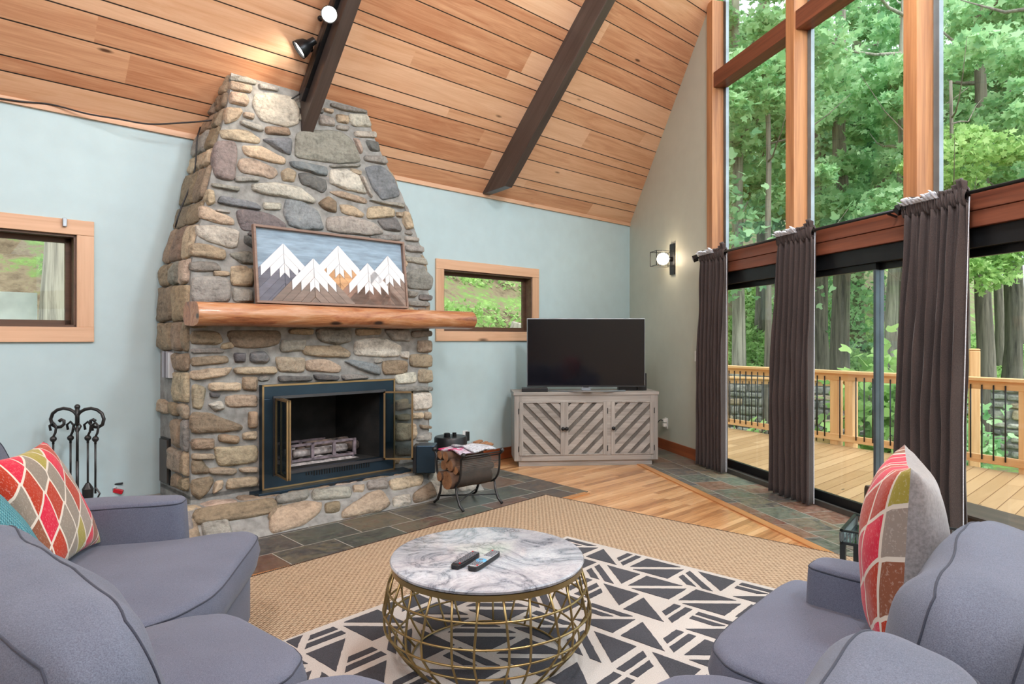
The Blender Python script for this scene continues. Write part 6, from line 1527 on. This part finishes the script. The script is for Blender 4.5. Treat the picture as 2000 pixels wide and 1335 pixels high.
TREES = [
 (1641, 17.5, 0.26, 13, 6.6, 1.25, 0, 0, 'thick grey-barked tree seen through the middle sliding door', 0.0),
 (1604, 21, 0.24, 14, 7.6, 1.4, 1, 0, 'dark trunk left of the thick tree beyond the middle door', 0.0),
 (1738, 14.3, 0.15, 11, 6.0, 1.0, 0, 1, 'slender pale-barked tree leaning right beside the door stile', 0.035),
 (1672, 26, 0.30, 16, 9.0, 1.3, 1, 2, 'ivy-covered tall tree in the middle upper window', 0.0),
 (1440, 15.5, 0.17, 13, 7.2, 1.1, 0, 1, 'pale straight tree at the left edge of the first tall window', 0.0),
 (1485, 23, 0.16, 15, 7.8, 1.5, 2, 0, 'bright yellow-green tree filling the first tall window', 0.0),
 (1720, 31, 0.2, 17, 6.0, 1.6, 2, 0, 'light green tree far behind the pale leaning trunk', 0.0),
 (1922, 14.5, 0.19, 12, 7.2, 1.15, 0, 0, 'grey trunk beyond the railing in the right-hand door', -0.01),
 (1975, 18.5, 0.22, 14, 6.8, 1.4, 1, 0, 'shaded trunk at the right edge of the view', 0.0),
 (1880, 21.5, 0.2, 14, 7.4, 1.5, 1, 0, 'dark leafy tree behind the right upper window', 0.0),
 (1800, 27, 0.22, 16, 8.6, 1.8, 0, 0, 'broad green tree behind the third wooden post', 0.0),
 (2060, 12.0, 0.18, 11, 5.6, 1.0, 0, 0, 'maple with star-shaped leaves just outside the right frame edge', 0.0),
 (1860, 11.0, 0.06, 7, 4.3, 0.62, 2, 0, 'young maple with bright leaves above the right curtain', 0.0),
 (1590, 36, 0.2, 18, 7.0, 2.0, 0, 0, 'pale distant tree between the first two posts', 0.0),
 (1990, 32, 0.2, 18, 9.0, 2.0, 2, 0, 'distant light tree at the far right', 0.0),
 (1760, 19.5, 0.11, 13, 10.2, 1.3, 0, 0, 'tall thin tree crowning above the middle upper window', 0.0),
 (1500, 13.5, 0.08, 11, 8.4, 1.0, 0, 0, 'slim tree with leaves high in the first tall window', 0.0),
 (1950, 23, 0.16, 15, 12.0, 1.6, 1, 0, 'dark crown high in the right upper window', 0.0),
 (2180, 16, 0.2, 13, 7.0, 1.5, 1, 0, 'tree past the right edge shading the deck', 0.0),
 (1390, 20, 0.2, 14, 9.0, 1.5, 1, 0, 'tree hidden mostly by the corner post', 0.0)]
for T_ in TREES: tree(*T_)
# trees on the bank seen through the small windows
def bank_tree(px, py, d, r, label):
    s, z = onL(px, py, -d); P = LW(s, -d); zz = ground(P.x, P.y)
    t = thing('tree', label, 'tree', loc=(P.x, P.y, zz)); trunk_mesh(r, 7, px*0.1, 0, 3).build('trunk', M_trk[1], t, smooth=True)
    f_ = protos[list(protos)[0]].copy(); scene.collection.objects.link(f_); f_.parent = t; f_.location = (0, 0, 6.2); f_.scale = (0.9,)*3
    return t
bank_tree(110, 520, 2.5, 0.12, 'thick pale tree trunk on the bank outside the left window')
st = onL(985, 590, -2.4); P = LW(st[0], -2.4)
m = MB(); zz = ground(P.x, P.y)
for k in range(3):
    q = [(0.16*math.cos(j*0.9+k)+R.uniform(-.04, .04), 0.12*math.sin(j*0.9+k)) for j in range(7)]
    m.prism(q, -0.1, 0.22+0.1*k, Matrix.Translation((0.16*(k-1), 0.08*k, 0)) @ Matrix.Rotation(0.3*(k-1), 4, 'Y'))
sto = m.build('tree_stump', M_trk[1], None, M=Matrix.Translation((P.x, P.y, zz)), bevel=0.02); tag(sto, 'broken pale stump on the grassy bank outside the right small window', 'stump')
# ground cover
gc = []; RG = random.Random(11)
for i in range(30000):
    s = RG.uniform(-3.5, 9.5); d = -(0.7+RG.random()**1.4*6.5); P = LW(s, d); gz = ground(P.x, P.y)
    if mnoise.noise(Vector((P.x*0.9, P.y*0.9, 3))) < 0.02: continue
    gc.append(Vector((P.x, P.y, gz+RG.uniform(0.0, 0.16))))
tag(leaf_cloud(gc, 0.075, RG, LEAF).build('ground_cover', LM[2]), 'green weeds and grass covering the bank behind the sage wall', 'ground cover', kind='stuff')
gc = []
for i in range(52000):
    k = RG.uniform(0.30, 0.84); Y = RG.uniform(14.8, 34)**1.0; X = k*Y
    if mnoise.noise(Vector((X*0.4, Y*0.4, 8))) < -0.15: continue
    gc.append(Vector((X, Y, ground(X, Y)+RG.uniform(0.0, 0.28))))
tag(leaf_cloud(gc, 0.16, RG, LEAF).build('undergrowth', LM[2]), 'bright green undergrowth on the forest slope beyond the deck', 'undergrowth', kind='stuff')
def shrub(px, Y, z0, r, n, size, label, kind=2, flowers=0):
    x = (px-1000)/F*Y; t = thing('shrub', label, 'shrub', loc=(x, Y, z0)); rr = random.Random(px)
    leaf_cloud([Vector((rr.gauss(0, r*0.5), rr.gauss(0, r*0.5), abs(rr.gauss(r*0.9, r*0.55)))) for _ in range(n)], size, rr, LEAF).build('foliage', LM[kind], t)
    m = MB()
    for k in range(7): a = k*0.9; m.tube([(0, 0, -0.4), (math.cos(a)*r*0.3, math.sin(a)*r*0.3, r*0.7), (math.cos(a)*r*0.6, math.sin(a)*r*0.6, r*1.3)], 0.012, 5)
    m.build('stems', M_trk[0], t)
    if flowers:
        m = MB()
        for k in range(flowers):
            c = Vector((rr.gauss(0, r*0.45), rr.gauss(0, r*0.3)-0.15, rr.uniform(0.2, 1.7)*r))
            for j in range(5): a = j*1.256; m.sphere(tuple(c+Vector((math.cos(a)*0.03, -0.01, math.sin(a)*0.03))), 0.022, 6)
        m.build('blossoms', M_white, t, smooth=True)
shrub(1733, 10.6, -0.5, 0.75, 620, 0.22, 'broad-leaved shrub with white blossoms behind the deck railing', 2, 12)
shrub(1475, 11.4, -0.75, 0.30, 160, 0.16, 'low bright plant poking through the railing at the left', 2)
shrub(1895, 9.6, -0.6, 0.45, 300, 0.14, 'leafy green bush behind the railing in the right-hand door', 0)
shrub(1640, 22, 1.0, 1.6, 900, 0.2, 'bushy sapling at the foot of the dark trunks', 0)
shrub(1385, 14, 2.2, 1.5, 700, 0.18, 'bushy growth up the slope left of the first door', 1)
# ------------------------------------------------------------------ deck and railings
DKZ = -0.05
rA = Vector((3.457, 10.58, 0)); rB = Vector((5.38, 6.92, 0)); rd = (rB-rA).normalized(); A2 = rA-rd*1.6; B2 = rB+rd*4.5
m0 = [GW(-1.5, 0.16), GW(13, 0.16), B2+rd*5, A2]
m = MB(); m.prism([((MLi @ p).x, (MLi @ p).y) for p in [Vector((q.x, q.y, 0)) for q in m0]], DKZ-0.06, DKZ)
struct(m.build('deck', M_deck, None, M=ML))
RLz = Matrix.Translation(A2) @ Matrix.Rotation(math.atan2(rd.y, rd.x), 4, 'Z'); LR = (B2-A2).length
def railing(name, label, M, L, z0, ztop, posts, pw, caps=(), bal=True, both=True):
    r = thing(name, label, 'railing', M=M)
    m = MB(); m.box((0, -0.07, ztop-0.04), (L, 0.07, ztop)); m.build('handrail', M_rail, r, bevel=0.006)
    m = MB(); m.box((0, -0.022, ztop-0.13), (L, 0.022, ztop-0.04)); m.build('top_rail', M_rail, r, bevel=0.004)
    m = MB(); m.box((0, -0.022, z0+0.06), (L, 0.022, z0+0.15)); m.build('bottom_rail', M_rail, r, bevel=0.004)
    for x in posts: m = MB(); h = ztop-0.04+(0.35 if x in caps else 0); m.box((x, -pw/2+0.045, z0-0.1), (x+pw, pw/2+0.045, h)); m.build('post', M_railz, r, bevel=0.006)
    n = int(L/0.115)
    for k in range(min(n, 98)):
        x = 0.06+k*0.115
        if any(p-0.02 < x < p+pw+0.02 for p in posts): continue
        m = MB(); m.tube([(x, -0.03, z0+0.10), (x, -0.03, ztop-0.08)], 0.008, 6); m.build('baluster', M_blackp, r, smooth=True)
    return r
M_railz = wood('cedar_post', srgb(214, 156, 104), srgb(244, 198, 148), 2, 1.0, 0.5)
def onrail(px):
    k = (px-1000)/F; # point on rail line
    # A2 + t rd : X = k Y
    t = (k*A2.y-A2.x)/(rd.x-k*rd.y); return t
p1 = onrail(1622); p2 = onrail(1648); p3 = onrail(1990)
railing('deck_railing', 'orange cedar deck railing with thin black balusters outside the doors', RLz, LR, DKZ, 0.95, [p1, p2+0.02, p3, p3+2.2, 0.6], 0.115)
# lower stair railing beyond
q0 = Vector(((1420-1000)/F*12.6, 12.6, 0)); q1 = Vector(((1775-1000)/F*11.2, 11.2, 0)); dq = q1-q0
r_ = railing('stair_railing', 'lower cedar stair railing with black balusters beyond the deck railing', Matrix.Translation(q0) @ Matrix.Rotation(math.atan2(dq.y, dq.x), 4, 'Z'), dq.length, -0.55, 0.66, [0.85, 2.5, dq.length-0.1], 0.11)
tp_ = Vector(((1903-1000)/F*8.6, 8.6, 0)); m = MB(); m.box((-0.06, -0.06, -0.6), (0.06, 0.06, 1.22)); m.prism([(-0.06, -0.06), (0.06, -0.06), (0.06, 0.06), (-0.06, 0.06)], 1.22, 1.245)
tag(m.build('deck_post', M_railz, None, M=Matrix.Translation(tp_) @ Matrix.Rotation(-0.5, 4, 'Z'), bevel=0.012), 'taller cedar post rising just behind the deck railing at the right', 'post')
# stone retaining wall
def rwall(a, b, z0, z1, label):
    d = b-a; L = d.length; M = Matrix.Translation(a) @ Matrix.Rotation(math.atan2(d.y, d.x), 4, 'Z'); w = thing('retaining_wall', label, 'wall', M=M)
    m = MB(); m.box((0, 0, z0), (L, 0.35, z1-0.03)); m.build('core', M_mortar, w)
    m = MB(); rr = random.Random(int(L*100)); z = z0+0.3
    while z < z1:
        h = rr.uniform(0.10, 0.2); x = 0
        while x < L:
            q = rr.uniform(0.16, 0.42)
            add_stone(m, [(x, z+rr.uniform(0, .03)), (x+q-0.03, z+rr.uniform(0, .03)), (x+q-0.02, min(z1, z+h-0.02)), (x+0.02, min(z1, z+h-rr.uniform(0, .04)))], lambda s, zz, hh: (s, -hh, zz), rr.choice('gglgdtg'), 0.05); x += q
        z += h
    m.build('stonework', M_stone, w, smooth=True)
rwall(Vector((4.3, 14.6, 0)), Vector((8.6, 12.6, 0)), -1.4, 0.62, 'grey dry-stone retaining wall at the foot of the slope beyond the left railing')
rwall(Vector((8.0, 11.0, 0)), Vector((9.8, 9.2, 0)), -1.4, 0.62, 'grey stone retaining wall behind the railing in the right-hand door')
# low dark bench outside the glass, its rounded end showing left of the leaf-print pillow
M_wick = wood('dark_bench_wood', srgb(50, 38, 32), srgb(84, 66, 56), 0, 1.0, 0.5)
tb_, zb2 = onG(1688, 946, 0.42); H = zb2-DKZ
bn = thing('bench', 'low dark wooden bench on the deck, seen just beyond the leaf-print pillow at the glass', 'bench', M=MG @ Matrix.Translation((tb_, 0.42, DKZ)))
m = MB(); m.box((0.03, 0, H-0.06), (2.3, 0.34, H)); m.build('seat', M_wick, bn, bevel=0.02)
for x in (0.0, 2.24):
    m = MB(); q = rnd_poly([(x, 0.0), (x+0.07, 0.0), (x+0.07, H), (x, H)], 2, 0.15); m.prism(q, -0.345, 0.005, Matrix.Rotation(math.pi/2, 4, 'X')); e = m.build('leg', M_wick, bn, bevel=0.008)
m = MB(); m.box((0.06, 0.15, 0.10), (2.25, 0.19, 0.15)); m.build('stretcher', M_wick, bn, bevel=0.004)
# white panel outside the left window
s, z = onL(20, 605, -0.9); P = LW(s, -0.9)
m = MB(); m.box((-0.5, -0.02, -1.2), (0.17, 0.02, 0.14)); tag(m.build('cover_panel', M_white, None, M=Matrix.Translation((P.x, P.y, z)) @ Matrix.Rotation(ANG_L, 4, 'Z')), 'white panel standing outside the lower left of the left window', 'panel')

# ------------------------------------------------------------------ globe lamps added out of view to brighten the room
Mglobe = NT('lit_opal_glass'); Mglobe.b.inputs['Base Color'].default_value = (1, 1, 1, 1); Mglobe.b.inputs['Emission Color'].default_value = (*FILL_C, 1); Mglobe.b.inputs['Emission Strength'].default_value = 9
for i, (s, d, z) in enumerate(FILL_LAMPS):
    P = LW(s, d, z); zt = roof_z(d) if d < D_R else 2*roof_z(D_R)-roof_z(d)
    t = thing('pendant_lamp', ['opal globe pendant lamp hanging from the roof above the round table', 'opal globe pendant lamp nearest the panelled back wall', 'opal globe pendant lamp on the far side of the roof'][i], 'pendant lamp', loc=tuple(P))
    m = MB(); m.tube([(0, 0, 0.22), (0, 0, zt-z)], 0.008, 8); m.lathe([(0.05, 0.19), (0.05, 0.24), (0.02, 0.26)], n=20); m.build('stem', M_black, t)
    m = MB(); m.sphere((0, 0, 0), 0.2, 28); m.build('globe', Mglobe.m, t, smooth=True)
    ld = bpy.data.lights.new('pendant_light', 'POINT'); lo = bpy.data.objects.new('pendant_light', ld); scene.collection.objects.link(lo); lo.parent = t
    ld.energy = FILL_W; ld.color = FILL_C; ld.shadow_soft_size = 0.25
